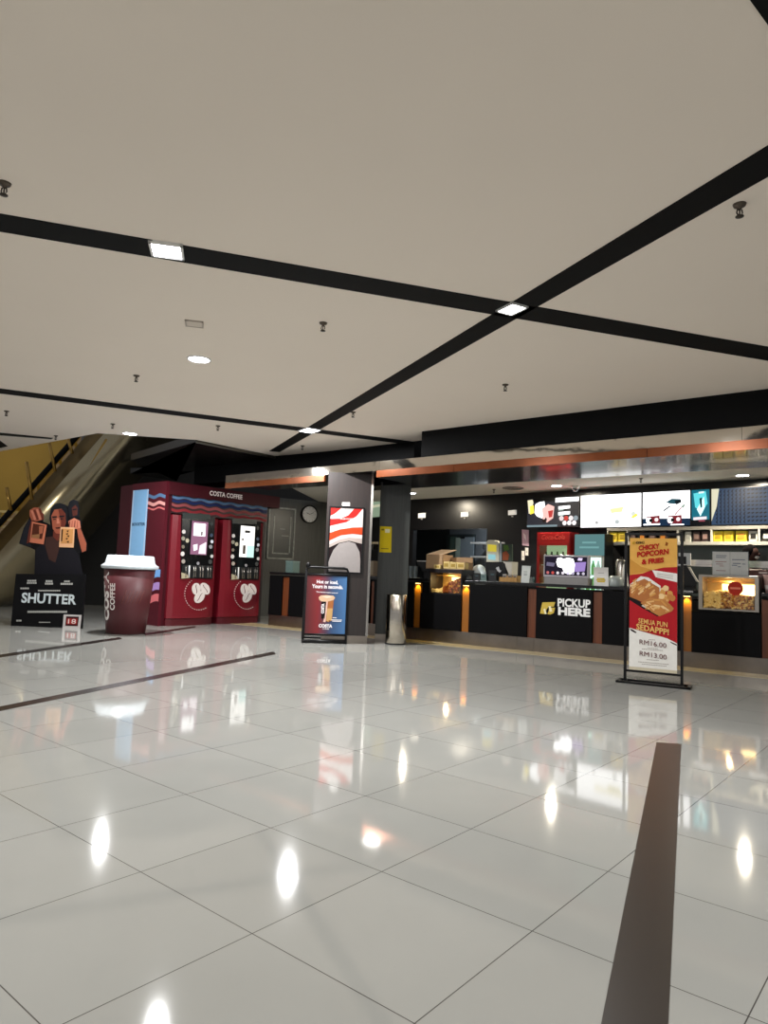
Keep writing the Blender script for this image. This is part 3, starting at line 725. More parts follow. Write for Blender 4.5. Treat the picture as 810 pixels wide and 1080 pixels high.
# pick-up screen on a grey plinth
q = kpx([(573.5, 585), (621.5, 586), (620.8, 609.5), (573.5, 608.5)], .12)
xa_, xb_ = q[0][0], q[1][0]; z1, z0_ = (q[0][1] + q[1][1]) / 2, (q[2][1] + q[3][1]) / 2
T = thing('pickup_screen', 'bright purple and white display screen above the pickup lettering', 'screen', K, ((xa_ + xb_) / 2, .15, ZC))
G(mat('screen bezel silver', '#b4aeb4', .35, .3)).box(xa_, xb_, .12, .19, z0_, z1, .006).out('bezel', T)
G(mat('plinth grey', '#8a8886', .45, .3)).box(xa_ + .01, xb_ - .02, .13, .34, ZC, z0_).out('plinth', T)
def sc(l, x0=xa_ + .02, x1=xb_ - .03, zb=z0_ + .03, zt=z1 - .025): return [(x0 + (x1 - x0) * a, zt - (zt - zb) * b) for a, b in l]
g = G(em('#2b2436', .8)).prism(sc([(0, 0), (1, 0), (1, 1), (0, 1)]), .116, .12)
g.use(em('#a58ad0', 1.2)).prism(sc([(.7, .3), (.98, .25), (.95, .75), (.72, .8)]), .1145, .116)
g.use(em('#7d7690', 1.0)).prism(sc([(.05, .3), (.25, .35), (.22, .55), (.04, .5)]), .1145, .116)
g.use(em('#ffffff', 3.0)).prism(sc([(.3, .1), (.38, .04), (.45, .12), (.55, .05), (.68, .1), (.72, .4), (.7, .85), (.6, .95), (.48, .86), (.42, .6), (.32, .55), (.28, .3)]), .113, .1145)
g.use(em('#d8c8e8', 1.6)).prism(sc([(.8, .04), (.9, .06), (.88, .2), (.78, .18)]), .113, .1145)
for k in range(8):
    c = sc([(.08 + .12 * k, .88)])[0]; g.use(em(['#c06a6a', '#c8524a', '#e8e0e4', '#f0e8f0', '#e0d8f0', '#b8b0c8', '#d0c8e0', '#c8c0d0'][k], 1.3)).disc(c, .022, .112, .113, 12)
g.out('display', T)
# small black clip on the screen corner
# white sign card with yellow print
p = kpx([(626.2, 598), (641.3, 598.6), (641.8, 618.8), (626.2, 617.5)], .1); p = [p[0], p[1], (p[2][0], ZC), (p[3][0], ZC)]
T = thing('sign_card', 'white upright card with yellow print beside the pickup screen', 'sign', K, ((p[2][0] + p[3][0]) / 2, .1, ZC))
G(PAPER).prism(p, .1, .108).out('card', T)
w, h = p[1][0] - p[0][0], p[0][1] - ZC; g = G(ink('#d8b81e'))
for f, a, b in ((.36, .22, .75), (.28, .18, .82), (.2, .25, .78)): g.box(p[3][0] + w * a, p[3][0] + w * b, .098, .1, ZC + h * f, ZC + h * f + .017)
g.use(ink('#8b8b8b')).box(p[3][0] + w * .3, p[3][0] + w * .7, .098, .1, ZC + h * .68, ZC + h * .7).out('print', T)
G(PAPER).prism([(p[3][0] + .05, ZC), (p[2][0] - .05, ZC), (p[2][0] - .08, ZC + h * .6), (p[3][0] + .08, ZC + h * .6)], .14, .147).out('back_leg', T)
# jug of clear cups, urn and cone beside the banner
x = K.hit(649.5, 615, .2)[0]; zj = K.hit(650, 607.5, .2)[1]
T = thing('glass_jug', 'squat clear jug standing behind the promotional banner post', 'jug', K, (x, .2, ZC))
GJ = mat('frosted jug', '#a5adaa', .25, alpha=.85)
G(GJ).lathe([(.105, 0), (.11, .02), (.1, .1), (.075, .15), (.07, zj - ZC)], (x, .2, ZC), 24).out('body', T)
G(GJ).tube([(x - .075, .2, zj - .02), (x - .12, .2, zj - .04), (x - .125, .2, ZC + .08), (x - .1, .2, ZC + .06)], .009).out('handle', T)
x = K.hit(655, 600, .5)[0]
T = thing('drinks_urn', 'dull steel drinks urn behind the clear jug', 'urn', K, (x, .5, ZC))
zu = K.hit(655, 590, .5)[1]
G(STEEL).lathe([(.07, 0), (.075, .02), (.075, zu - ZC - .03), (.06, zu - ZC)], (x, .5, ZC), 24).out('body', T)
G(BLKMET).lathe([(.02, 0), (.02, .03)], (x, .5, zu), 12).out('lid_knob', T)
G(BLKMET).box(x - .012, x + .012, .39, .44, ZC + .06, ZC + .1).out('tap', T)
x = K.hit(659, 606, .3)[0]; zc_ = K.hit(659, 595, .3)[1]
T = thing('paper_cone_stack', 'white stack of paper cones behind the jug', 'cones', K, (x, .3, ZC))
G(PAPER).lathe([(.052, 0), (.05, .02), (.03, (zc_ - ZC) * .8), (.022, zc_ - ZC)], (x, .3, ZC), 20).out('cones', T)
G(BLKMET).lathe([(.056, 0), (.056, .012)], (x, .3, ZC), 20).out('holder', T)
# second till right of the banner
T, p = prism_thing('till', 'black till with slanted pale edge between banner and wide warmer', 'till', [(717, 598), (726.5, 598), (735.5, 613.5), (733, 623), (717, 622)], .2, .5, BLACK, ZC)
xl = K.hit(712, 615, .2)[0]
G(BLKMET).prism([(xl, p[0][1]), (p[1][0] - .015, p[1][1]), (p[2][0] - .015, p[2][1]), (p[2][0] - .02, ZC + .05), (xl, ZC + .05)], .2, .24).out('monitor', T)
G(mat('till beige', '#b9b4a9')).prism([(p[1][0] - .015, p[1][1]), (p[1][0] + .01, p[1][1]), (p[2][0] + .008, p[2][1]), (p[2][0] - .015, p[2][1])], .2, .26).out('pale_edge', T)
G(BLKMET).box(xl + .03, p[2][0] - .06, .24, .48, ZC, ZC + .18).out('base', T)
q = kpx([(715.5, 583), (728.2, 583.5), (728.2, 596), (715.5, 596)], .5)
T = thing('rear_monitor', 'white-backed monitor with black screen right beside the banner', 'monitor', K, ((q[0][0] + q[1][0]) / 2, .5, ZC))
G(mat('monitor white', '#c7c9c9', .5)).prism(q, .5, .56).out('shell', T)
q2 = kpx([(715.5, 586.5), (723.8, 587), (723.8, 595), (715.5, 595)], .5); G(BLKMET).prism(q2, .494, .5).out('screen', T)
G(BLKMET).box((q[0][0] + q[1][0]) / 2 - .03, (q[0][0] + q[1][0]) / 2 + .03, .52, .55, ZC, q[2][1]).box((q[0][0] + q[1][0]) / 2 - .08, (q[0][0] + q[1][0]) / 2 + .08, .48, .6, ZC, ZC + .012).out('stand', T)
g = G(mat('edge letters white', '#c9c9c9', .5)); ptext(g, K, 'POPCORN', (718, 624.7), (730.8, 625.2), 2.2, -.043, .02)
o = g.out('edge_lettering', bpy.data.objects['concession_counter'])
# notice sheets standing on the wide warmer
zv = vzt + .03
p = kpx([(751.3, 581.8), (788.8, 582.2), (788.8, 606.4), (751.8, 605.6)], .06); x0, x1 = (p[0][0] + p[3][0]) / 2, p[1][0]
T = thing('notice_board', 'white two-page handwritten notice standing on the wide popcorn warmer', 'notice', K, ((x0 + x1) / 2, .06, zv))
z1 = p[0][1]; xm = x0 + (x1 - x0) * .5
G(mat('notice paper', '#c9c9c6', .7)).box(x0, xm - .002, .06, .064, zv, z1).box(xm + .002, x1, .06, .064, zv, z1).out('sheet', T)
g = G(ink('#4c5a74'))
for (a, b, f) in [(.1, .4, .82), (.1, .38, .74), (.56, .92, .66), (.58, .8, .5), (.84, .93, .48), (.55, .7, .42), (.72, .8, .36)]:
    g.box(x0 + (x1 - x0) * a, x0 + (x1 - x0) * b, .058, .06, zv + (z1 - zv) * f, zv + (z1 - zv) * (f + .028))
g.use(ink('#8a4a48'))
for (a, b, f) in [(.08, .4, .56), (.1, .3, .46), (.2, .32, .38), (.1, .38, .18)]: g.box(x0 + (x1 - x0) * a, x0 + (x1 - x0) * b, .058, .06, zv + (z1 - zv) * f, zv + (z1 - zv) * (f + .022))
g.out('print', T)
G(glass('clear acrylic')).box(x0 - .01, x1 + .01, .066, .07, zv, z1 + .005).box(x0, x1, .05, .11, zv, zv + .006).out('holder', T)
# things past the warmer at the picture's edge
x = K.hit(808.5, 616, .15)[0] + .05
T = thing('paper_tub', 'pale pink paper tub beside the wide popcorn warmer', 'tub', K, (x, .15, ZC))
zt2 = K.hit(808, 606.5, .15)[1]
G(mat('pink tub', '#d9b3ae', .6)).lathe([(.06, 0), (.085, zt2 - ZC - .01), (.09, zt2 - ZC), (.082, zt2 - ZC)], (x, .15, ZC), 22).out('tub', T)
G(ink('#f0e6e2')).lathe([(.0645, .04), (.0745, .1)], (x, .15, ZC), 22, False).out('label_band', T)
q = kpx([(789.5, 600.5), (815, 601.5), (815, 608.5), (789.5, 607.5)], .44)
T = thing('snack_heater', 'low dark red appliance with pale marking behind the wide warmer', 'appliance', K, ((q[0][0] + q[1][0]) / 2, .5, ZC))
G(mat('dark red enamel', '#4a1a1a', .4)).box(q[0][0], q[1][0] + .15, .44, .6, ZC + .05, q[0][1], .01).out('housing', T)
G(BLKMET).box(q[0][0] + .02, q[1][0] + .12, .46, .58, ZC, ZC + .05).out('base', T)
G(mat('marking pale', '#cfc0bc', .5)).box(q[0][0] + .12, q[0][0] + .22, .436, .44, q[0][1] - .05, q[0][1] - .03).out('marking', T)
# steel service shelf in the work area, with its own legs
y0 = 595
x0, x1 = K.hit(700, 592, .72)[0], 6.6
zs = K.hit(740, 590.5, .72)[1]; zl = K.hit(740, 597.5, .72)[1]
T = thing('steel_shelf', 'long steel shelf rail behind the tills and notice', 'shelf', K, ((x0 + x1) / 2, .8, 0))
G(STEEL).box(x0, x1, .72, .92, zl + .03, zs).box(x0, x1, .7, .73, zl, zl + .028).out('shelf_board', T)
for xx in (x0 + .05, x1 - .05, (x0 + x1) / 2):
    G(STEEL).box(xx - .02, xx + .02, .8, .84, 0, zl + .03).out('leg', T)
G(STEEL).box(x0, x1, .73, .91, .85, .88).out('lower_board', T)
# ---------------------------------------------------------------- wall notices
for k, (q, lab) in enumerate([([(441.3, 541.5), (449, 541), (448.8, 546), (441.3, 546.5)], 'white notice on the black wall closest to the grey pillar'),
        ([(486.3, 540.2), (494.4, 539.6), (494.3, 544.8), (486.4, 545.3)], 'white notice on the black wall, middle one of three'),
        ([(536.2, 538.3), (545, 537.8), (545, 542.8), (536.2, 543.4)], 'white notice on the black wall closest to the menu screens')]):
    p = px(B, q)
    T = thing('wall_notice', lab, 'notice', B, (p[3][0], 0, p[3][1]), 'white notices above the back room opening')
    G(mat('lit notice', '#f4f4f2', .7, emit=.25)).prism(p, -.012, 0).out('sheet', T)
    cx = (p[2][0] + p[3][0]) / 2
    G(mat('notice tab', '#9a9a98', .6)).box(cx - .02, cx + .02, -.014, 0, p[3][1] - .04, p[3][1] - .012).out('tab', T)
# pink poster and small slips by the red fridge
p = px(B, [(550.5, 558.5), (557.6, 559), (557.6, 576), (550.8, 575)], -.01)
T = thing('pink_poster', 'narrow pale pink poster beside the red drinks fridge', 'poster', B, (p[3][0], -.01, p[3][1]))
G(mat('pink print', '#c9a6bc', .6)).prism(p, -.012, 0).out('sheet', T)
G(ink('#eadfe6')).prism([(p[0][0] + .03, p[0][1] - .06), (p[1][0] - .06, p[1][1] - .1), (p[1][0] - .05, p[2][1] + .1), (p[0][0] + .05, p[2][1] + .16)], -.0135, -.012).out('print', T)
for q, lab in [([(553.8, 577.5), (557, 577.8), (556.8, 586), (553.8, 585.7)], 'small white slip under the pale pink poster'), ([(550, 581), (553, 581), (552.8, 591), (550, 590.8)], 'small grey slip hanging below the white slip')]:
    p = px(B, q, -.01); T = thing('paper_slip', lab, 'paper', B, (p[3][0], -.01, p[3][1]))
    G(PAPER if 'white' in lab else mat('grey slip', '#8f8f93', .7)).prism(p, -.008, 0).out('sheet', T)
    G(ink('#6f6f75')).box(p[3][0] + .015, p[2][0] - .015, -.009, -.008, p[3][1] + .06, p[3][1] + .07).out('print', T)

# ---------------------------------------------------------------- menu screens
def screen(label, q, build, tt=-.22):
    p = px(B, q, tt); x0 = (p[0][0] + p[3][0]) / 2; x1 = (p[1][0] + p[2][0]) / 2; z1 = (p[0][1] + p[1][1]) / 2; z0 = (p[2][1] + p[3][1]) / 2
    T = thing('menu_screen', label, 'screen', B, ((x0 + x1) / 2, tt, z0), 'menu screens over the counter')
    G(BLKMET).box(x0 - .012, x1 + .012, tt, tt + .06, z0 - .012, z1 + .012, .004).out('bezel', T)
    G(BLKMET).box((x0 + x1) / 2 - .1, (x0 + x1) / 2 + .1, tt + .06, 0, (z0 + z1) / 2 - .1, (z0 + z1) / 2 + .1).out('wall_bracket', T)
    g = G(); L = [tt]
    def P(l): return [(x0 + (x1 - x0) * a, z1 - (z1 - z0) * b) for a, b in l]
    def lay(M, l, k=1): g.use(M).prism(P(l), tt - .0012 * k, tt - .0012 * (k - 1) + .0004)
    def dot(M, c, r, k=1): g.use(M).disc(P([c])[0], r, tt - .0012 * k, tt - .0012 * (k - 1) + .0004, 14)
    def txt(M, s, a, b, h, k): g.use(M).text(s, P([a])[0], P([b])[0], h * (z1 - z0), tt - .0012 * k, .015)
    build(lay, dot, txt)
    g.out('picture', T)
    return T
W_ = em('#ffffff', 2.6); FULL = [(0, 0), (1, 0), (1, 1), (0, 1)]
def m1(lay, dot, txt):
    lay(em('#3a3a44', .8), FULL); lay(em('#151b2a', .8), [(.62, .15), (1, .15), (1, 1), (.66, 1)], 2)
    lay(em('#05060a', .5), [(.12, 0), (.6, 0), (.6, .12), (.12, .12)], 2)
    lay(em('#f0e6c0', 1.5), [(.0, .04), (.1, .02), (.12, .12), (.08, .5), (.03, .52)], 2)
    lay(W_, [(.56, .0), (1, -.0), (1, .14), (.56, .16)], 3); txt(em('#c9a860', .8), 'DRINKS', (.72, .1), (.95, .09), .06, 4)
    lay(em('#f0d848', 1.8), [(.05, .25), (.13, .22), (.14, .5), (.06, .55)], 3)
    lay(W_, [(.16, .2), (.24, .12), (.34, .1), (.36, .35), (.3, .7), (.2, .62), (.15, .5)], 3)
    lay(em('#e8b8b0', 1.6), [(.3, .35), (.42, .2), (.54, .3), (.52, .7), (.4, .85), (.32, .72)], 4)
    lay(em('#c83a38', 1.2), [(.42, .45), (.52, .42), (.5, .66), (.44, .68)], 5)
    dot(em('#2a1414', .8), (.35, .75), .05, 5); dot(em('#f0c8c0', 1.5), (.34, .68), .03, 6)
    for y in (.3, .5): lay(W_, [(.62, y), (.84, y - .02), (.84, y + .08), (.62, y + .1)], 3)
    for y in (.41, .6): lay(em('#c8d8d0', 1.2), [(.62, y), (.72, y - .01), (.72, y + .025), (.62, y + .035)], 3)
    for k, c in enumerate(['#e8d8d8', '#c83028', '#f0e8e8', '#8a98a0']): dot(em(c, 1.3), (.68 + .09 * k, .72), .045, 3)
    for k in range(3): dot(em('#f0eaea', 1.5), (.74 + .09 * k, .88), .042, 3)
    lay(em('#8aa0a8', 1.0), [(.0, .93), (.6, .93), (.6, 1), (.0, 1)], 4)
def m2(lay, dot, txt):
    lay(W_, FULL); lay(em('#fdf6d8', 2.2), [(.3, .3), (.85, .28), (.8, .45), (.3, .5)], 2)
    lay(em('#f4e8a8', 1.6), [(.5, .45), (.72, .4), (.7, .55), (.52, .58)], 3); lay(em('#f8e060', 1.6), [(.84, .72), (.93, .6), (.95, .68), (.87, .76)], 3)
    dot(em('#c8d0d0', 1.2), (.62, .85), .04, 3); dot(em('#b8b8b8', 1.2), (.28, .86), .03, 3); dot(em('#d8e0d8', 1.4), (.88, .62), .04, 2)
def m3(lay, dot, txt):
    lay(W_, [(0, 0), (1, 0), (1, .8), (0, .78)]); lay(em('#1c3a5a', .8), [(0, .78), (1, .8), (1, 1), (0, 1)])
    lay(em('#2a5a68', 1.0), [(.5, .32), (.62, .22), (.8, .24), (.82, .32), (.7, .38), (.58, .36)], 2)
    lay(em('#16242c', .8), [(.68, .28), (.82, .26), (.82, .34), (.72, .4)], 3)
    lay(em('#3a444c', .9), [(.44, .55), (.58, .42), (.6, .45), (.46, .58)], 3)
    lay(em('#9a3040', 1.0), [(.68, .68), (.86, .42), (.87, .44), (.7, .7)], 3)
    lay(em('#9ab0a0', 1.2), [(.82, .46), (.88, .38), (.9, .44), (.86, .5)], 4)
    for x in (.04, .5):
        lay(em('#8a2a34', 1.0), [(x + .05, .72), (x + .33, .7), (x + .33, .94), (x + .05, .94)], 3)
        dot(W_, (x + .1, .84), .05, 4); dot(em('#16161a', .8), (x + .14, .84), .03, 5); dot(em('#f0e0e0', 1.6), (x + .26, .82), .032, 4)
    lay(W_, [(.02, .94), (.38, .93), (.38, .97), (.02, .98)], 4); lay(W_, [(.6, .96), (.88, .96), (.88, .99), (.6, .99)], 4)
def m4(lay, dot, txt):
    lay(em('#1a7a90', 1.0), FULL); lay(em('#5ac8d0', 1.6), [(.1, .1), (.8, .05), (.9, .4), (.6, .6), (.2, .5)], 2); lay(em('#c8fcf8', 2.0), [(.3, .55), (.7, .2), (.75, .5), (.5, .75)], 3)
    lay(em('#0c3844', .7), [(.45, .25), (.58, .22), (.6, .5), (.5, .52)], 4)
    lay(em('#0a1018', .7), [(0, .85), (1, .85), (1, 1), (0, 1)], 2); lay(em('#e8e0e4', 1.5), [(.1, .78), (.85, .76), (.85, .84), (.1, .86)], 4); lay(em('#b05060', 1.0), [(.4, .86), (.75, .86), (.75, .9), (.4, .9)], 4)
    lay(em('#e8f8f8', 1.4), [(.4, .06), (.7, .05), (.7, .1), (.4, .11)], 4)
def m5(lay, dot, txt):
    lay(em('#3c587c', .8), FULL); D = em('#060b16', .5)
    for k in range(17):
        x = .06 + k * .055
        for j in range(9):
            y = .04 + j * .105; L = .045 if k < 8 else .03
            lay(D, [(x + .02, y), (x + .036, y), (x + .02, y + .05), (x + .036, y + .09), (x + .022, y + .09), (x, y + .05)] if k < 8 else [(x, y + .02), (x + .035, y), (x + .045, y + .03), (x + .01, y + .055)], 2)
    lay(em('#e0dcc0', 1.3), [(0, 0), (.11, 0), (.075, .5), (0, .9)], 3)
    lay(em('#2c4a70', .8), [(.93, .3), (1, .2), (1, .75), (.95, .7)], 3)
screen('menu screen of iced drinks on dark background, over the red fridge', [(554.5, 526.5), (610.3, 524.3), (610.3, 555.5), (558, 555.5)], m1)
screen('almost plain white menu screen above the white fridge', [(612.6, 523.3), (675.7, 519.6), (676.7, 555), (612.6, 556.5)], m2)
screen('white menu screen with teal picture and dark blue lower band', [(677.5, 519.5), (727.3, 517.2), (728.3, 554), (678.5, 554.8)], m3)
screen('narrow turquoise film poster screen between the menus', [(729.3, 516.9), (747.8, 516), (748.7, 553.6), (729.8, 554)], m4)
screen('dark blue patterned menu screen at the far end of the row', [(750, 515.8), (828, 512), (828, 552), (751, 553.6)], m5)

# ---------------------------------------------------------------- fridges
def fridge(name, label, q, tt, shell, head, hy, header, inside, items, glow):
    p = px(B, q, tt); x0 = (p[0][0] + p[3][0]) / 2; x1 = (p[1][0] + p[2][0]) / 2; z1 = (p[0][1] + p[1][1]) / 2
    T = thing(name, label, 'fridge', B, ((x0 + x1) / 2, tt, 0)); D = min(.3, -tt - .02); zh = z1 - hy; f = .045
    g = G(shell).box(x0, x0 + f, tt, tt + D, 0, z1).box(x1 - f, x1, tt, tt + D, 0, z1).box(x0, x1, tt + D - .03, tt + D, 0, z1).box(x0, x1, tt, tt + D, 0, .25).box(x0, x1, tt + .02, tt + D, zh, z1)
    g.out('cabinet', T)
    G(header).box(x0 + .01, x1 - .01, tt - .012, tt + .02, zh, z1 - .01, .004).out('header_panel', T)
    G(inside).box(x0 + f, x1 - f, tt + D - .045, tt + D - .03, .25, zh).out('lit_lining', T)
    for k in range(4):
        z = .35 + k * (zh - .4) / 4
        G(mat('wire shelf', '#c9cfcf', .4)).box(x0 + f, x1 - f, tt + .08, tt + D - .05, z, z + .012).out('wire_shelf', T)
    items(x0 + f, x1 - f, tt, D, zh, T)
    o = G(mat('door rim ' + name, glow, .4)).box(x0 + .012, x0 + f + .01, tt - .014, tt, .27, zh).box(x1 - f - .01, x1 - .012, tt - .014, tt, .27, zh).box(x0 + .012, x1 - .012, tt - .014, tt, zh - .03, zh).box(x0 + .012, x1 - .012, tt - .014, tt, .27, .31).out('door', T)
    G(glass('fridge glass', '#f4fffa', .06)).box(x0 + f, x1 - f, tt - .008, tt - .004, .31, zh - .03).out('door_glass', o)
    G(BLKMET).box(x1 - f, x1 - f + .02, tt - .04, tt - .014, 1.0, 1.3).out('handle', o)
    return T, x0, x1, z1, zh
RED = mat('red fridge enamel', '#8f1414', .35, coat=.3, emit=.12)
def drinks(cols, zmin):
    def f(x0, x1, tt, D, zh, T):
        n = 0
        for k in range(4):
            z = .362 + k * (zh - .4) / 4
            for j in range(5):
                xx = x0 + (j + .5) * (x1 - x0) / 5
                c = cols[(k * 5 + j) % len(cols)]
                o = G(mat('bottle ' + c, c, .3, emit=.4)).lathe([(.032, 0), (.034, .02), (.034, .14), (.014, .2), (.014, .23)], (xx, tt + .14, z), 12).out('drink_bottle', None, B, (xx, tt + .14, z))
                w = 'red' if 'red' in T['label'] else 'white'
                lv = ['lowest', 'second', 'third', 'top'][k]
                tag(o, 'drinks bottle on the %s shelf inside the %s-framed fridge' % (lv, w), 'bottle', 'bottles on the %s shelf of the %s fridge' % (lv, w))
    return f
fr1 = fridge('drinks_fridge', 'red drinks fridge standing behind the pickup screen', [(566, 562), (601.5, 560.5), (601.5, 600), (566.5, 600)], -.6, RED, None, .2, RED, em('#b9c8a0', .9), drinks(['#27301e', '#1a1a12', '#4a5a2a', '#3a2018', '#1e2a22'], 1), '#8f1414')
T, x0, x1, z1, zh = fr1
G(mat('faded red script', '#c8443a', .5, emit=.15)).text('Coca-Cola', (x0 + .1, zh + .07), (x1 - .1, zh + .075), .085, -.614, .006, shear=.25).out('lettering', T)
fr2 = fridge('display_fridge', 'white-framed display fridge with teal header behind the sign card', [(605.5, 563.5), (638, 562.5), (638, 600), (606, 600)], -.6, mat('fridge dark shell', '#15181a', .4), None, .36, em('#7fb4b6', .6), em('#e4fff6', 2.2), drinks(['#e8f0e0', '#9ad07a', '#78b868', '#f0f4f0', '#6aa890'], 1), '#d0d6d4')
T, x0, x1, z1, zh = fr2
G(em('#8fc8c8', .8)).box(x0 + .1, x1 - .1, -.615, -.612, zh + .12, zh + .15).box(x0 + .15, x1 - .15, -.615, -.612, zh + .2, zh + .23).out('header_print', T)

# ---------------------------------------------------------------- white wall shelf with snack packs
q = px(B, [(640, 557), (830, 553.5), (830, 573.5), (640, 575.5)], -.25); x0, x1 = q[0][0], q[1][0]; z1 = (q[0][1] + q[1][1]) / 2; z0 = (q[2][1] + q[3][1]) / 2 - .0
SHW = mat('shelf white', '#c4c2ba', .5)
T = thing('wall_shelf', 'long white wall shelf of snack packs under the menu screens', 'shelf', B, ((x0 + x1) / 2, 0, z0))
G(SHW).box(x0, x1, -.25, 0, z0, z0 + .05).out('bottom_board', T); G(mat('shelf grey', '#85827c', .5)).box(x0, x1, -.25, 0, z1 - .05, z1).out('top_board', T)
G(mat('shelf back', '#2c2420', .6)).box(x0, x1, -.02, 0, z0, z1).out('back_board', T)
for xx in (640.3, 661.3, 714.5, 750, 800.5):
    s_ = B.hit(xx, 565, -.25)[0]; G(SHW).box(s_ - (.0 if xx == 640.3 else .012), s_ + .014, -.25, -.02, z0 + .05, z1 - .05).out('divider', T)
YE = mat('pack yellow', '#d8c030', .5, emit=.12); YD = mat('pack gold print', '#a88a18', .5, emit=.05)
BRD = mat('pack brown', '#3a2522', .5); BRL = mat('pack tan print', '#8a7068', .5)
WHT = mat('pack white', '#c9c9bf', .5); BKD = mat('pack black print', '#1c1a14', .5)
OR = mat('pack orange print', '#d8862a', .5, emit=.1)
packs = [(643, 651, YE, YD, 'yellow snack pack at the free end of the wall shelf'), (652, 660, YE, YD, 'second yellow snack pack from the free end of the shelf'),
         (664, 671, BRD, BRL, 'brown snack pack over the banner\'s corner'), (673, 681, BRD, OR, 'brown and orange snack pack above the banner'), (684, 692, BRD, BRL, 'brown snack pack above the banner\'s middle'), (695, 703, BRD, OR, 'brown snack pack above the banner near its far post'),
         (722, 729, WHT, mat('pack grey print', '#a8a8a0', .5), 'white snack pack beside the banner post'), (730.5, 738.5, BRD, BRL, 'dark brown snack pack next to the white pack'), (739.5, 748, BRD, mat('pack rose print', '#a08078', .5), 'dark brown snack pack beside the shelf divider'),
         (752, 762, YE, YD, 'yellow snack pack right after the divider above the notice'), (763, 773, YE, YD, 'yellow snack pack above the middle of the notice'), (775.5, 787.5, YE, OR, 'yellow pack with orange print above the notice\'s end'),
         (789.5, 799, WHT, BKD, 'white and black snack pack above the person'), (803, 813, BKD, WHT, 'black and white snack pack at the picture\'s edge')]
for a, b, M1_, M2_, lab in packs:
    s0, s1 = B.hit(a, 566, -.22)[0], B.hit(b, 566, -.22)[0]
    pack(lab, s0 + .004, s1 - .004, -.22, -.12, z0 + .051, z1 - .075, 'snack packs on the white wall shelf', B, M1_, M2_, 'snack_pack', 'snack pack')

# ---------------------------------------------------------------- seen through the opening and between the pillars
for k, (ya, lab) in enumerate([(573.3, 'upper white shelf seen through the back room opening'), (588, 'lower white shelf seen through the back room opening')]):
    q = px(B, [(496, ya), (513, ya - .5)], .9); xx0, xx1 = q[0][0], B.hit(516, ya, .9)[0]
    T = thing('wall_rack', lab, 'shelf', B, ((xx0 + xx1) / 2, 1.2, q[0][1]))
    G(WHITE).box(xx0, xx1 + .3, .9, 1.3, q[0][1], q[0][1] + .035).out('board', T)
    for xx in (xx0 + .05, xx1 + .2): G(STEEL).box(xx, xx + .02, 1.3, 1.6, q[0][1] - .1, q[0][1] + .03).out('bracket', T)
p = px(B, [(391, 528), (402, 527), (402, 545), (391, 546)])
T = thing('lit_poster', 'pale green lit poster seen between the two pillars', 'poster', B, (p[3][0], 0, p[3][1]))
G(em('#9fb59a', .8)).prism(p, -.02, 0).use(em('#d8d8b8', .9)).prism([(p[0][0] + .0, p[0][1] - .12), (p[1][0], p[1][1] - .1), (p[1][0], p[1][1] - .16), (p[0][0], p[0][1] - .18)], -.022, -.02).out('print', T)
G(BLKMET).prism([(p[3][0], p[3][1]), (p[2][0], p[2][1]), (p[2][0], p[2][1] - .02), (p[3][0], p[3][1] - .02)], -.024, 0).out('frame', T)
q = px(B, [(386, 571.5), (408, 571.5), (408, 573.5), (386, 573.5)], -.3)
T = thing('narrow_shelf', 'cream shelf seen through the gap between the pillars', 'shelf', B, (q[0][0], -.3, q[3][1]))
G(mat('cream shelf', '#a59a84', .5)).box(q[0][0], q[1][0], -.3, 0, q[3][1], q[0][1]).out('board', T)
G(STEEL).box(q[0][0] + .1, q[0][0] + .13, -.2, 0, q[3][1] - .12, q[3][1]).box(q[1][0] - .13, q[1][0] - .1, -.2, 0, q[3][1] - .12, q[3][1]).out('bracket', T)
q = px(K, [(384, 591.5), (401, 592), (401, 607), (384, 607)], .3)
T = thing('cardboard_box', 'closed brown cardboard box on the counter between the pillars', 'box', K, ((q[0][0] + q[1][0]) / 2, .45, ZC))
G(mat('dull cardboard', '#6d5c48', .85)).box(q[0][0], q[1][0], .3, .58, ZC, q[0][1], .004).out('carton', T)
G(mat('packing tape', '#8a7a60', .4)).box((q[0][0] + q[1][0]) / 2 - .03, (q[0][0] + q[1][0]) / 2 + .03, .298, .582, ZC + .02, q[0][1] + .002).out('tape', T)
x = K.hit(396, 548, 1.6)[0]
for k, (xq, yq, cc, lab) in enumerate([(393.2, 0, '#c8c0a8', 'pale bottle on the cream shelf between the pillars'), (397.6, 0, '#d8d4c8', 'white bottle on the cream shelf close to the grey pillar')]):
    pass
# small glasses on the counter left of the first lit strip
for k, (xq, lab) in enumerate([(433.5, 'clear tumbler stack on the counter next to the grey pillar'), (438.3, 'clear tumbler stack on the counter beside the black till monitor')]):
    xx = K.hit(xq, 605, .25)[0]
    T = thing('tumbler_stack', lab, 'glasses', K, (xx, .25, ZC), 'tumbler stacks by the pillar')
    for j in range(3):
        G(mat('tumbler grey', '#7f8a8c', .2, alpha=.75)).lathe([(.03, .0), (.036, .1), (.033, .1), (.028, .01)], (xx, .25, ZC + .05 * j), 16, False).out('tumbler', T)

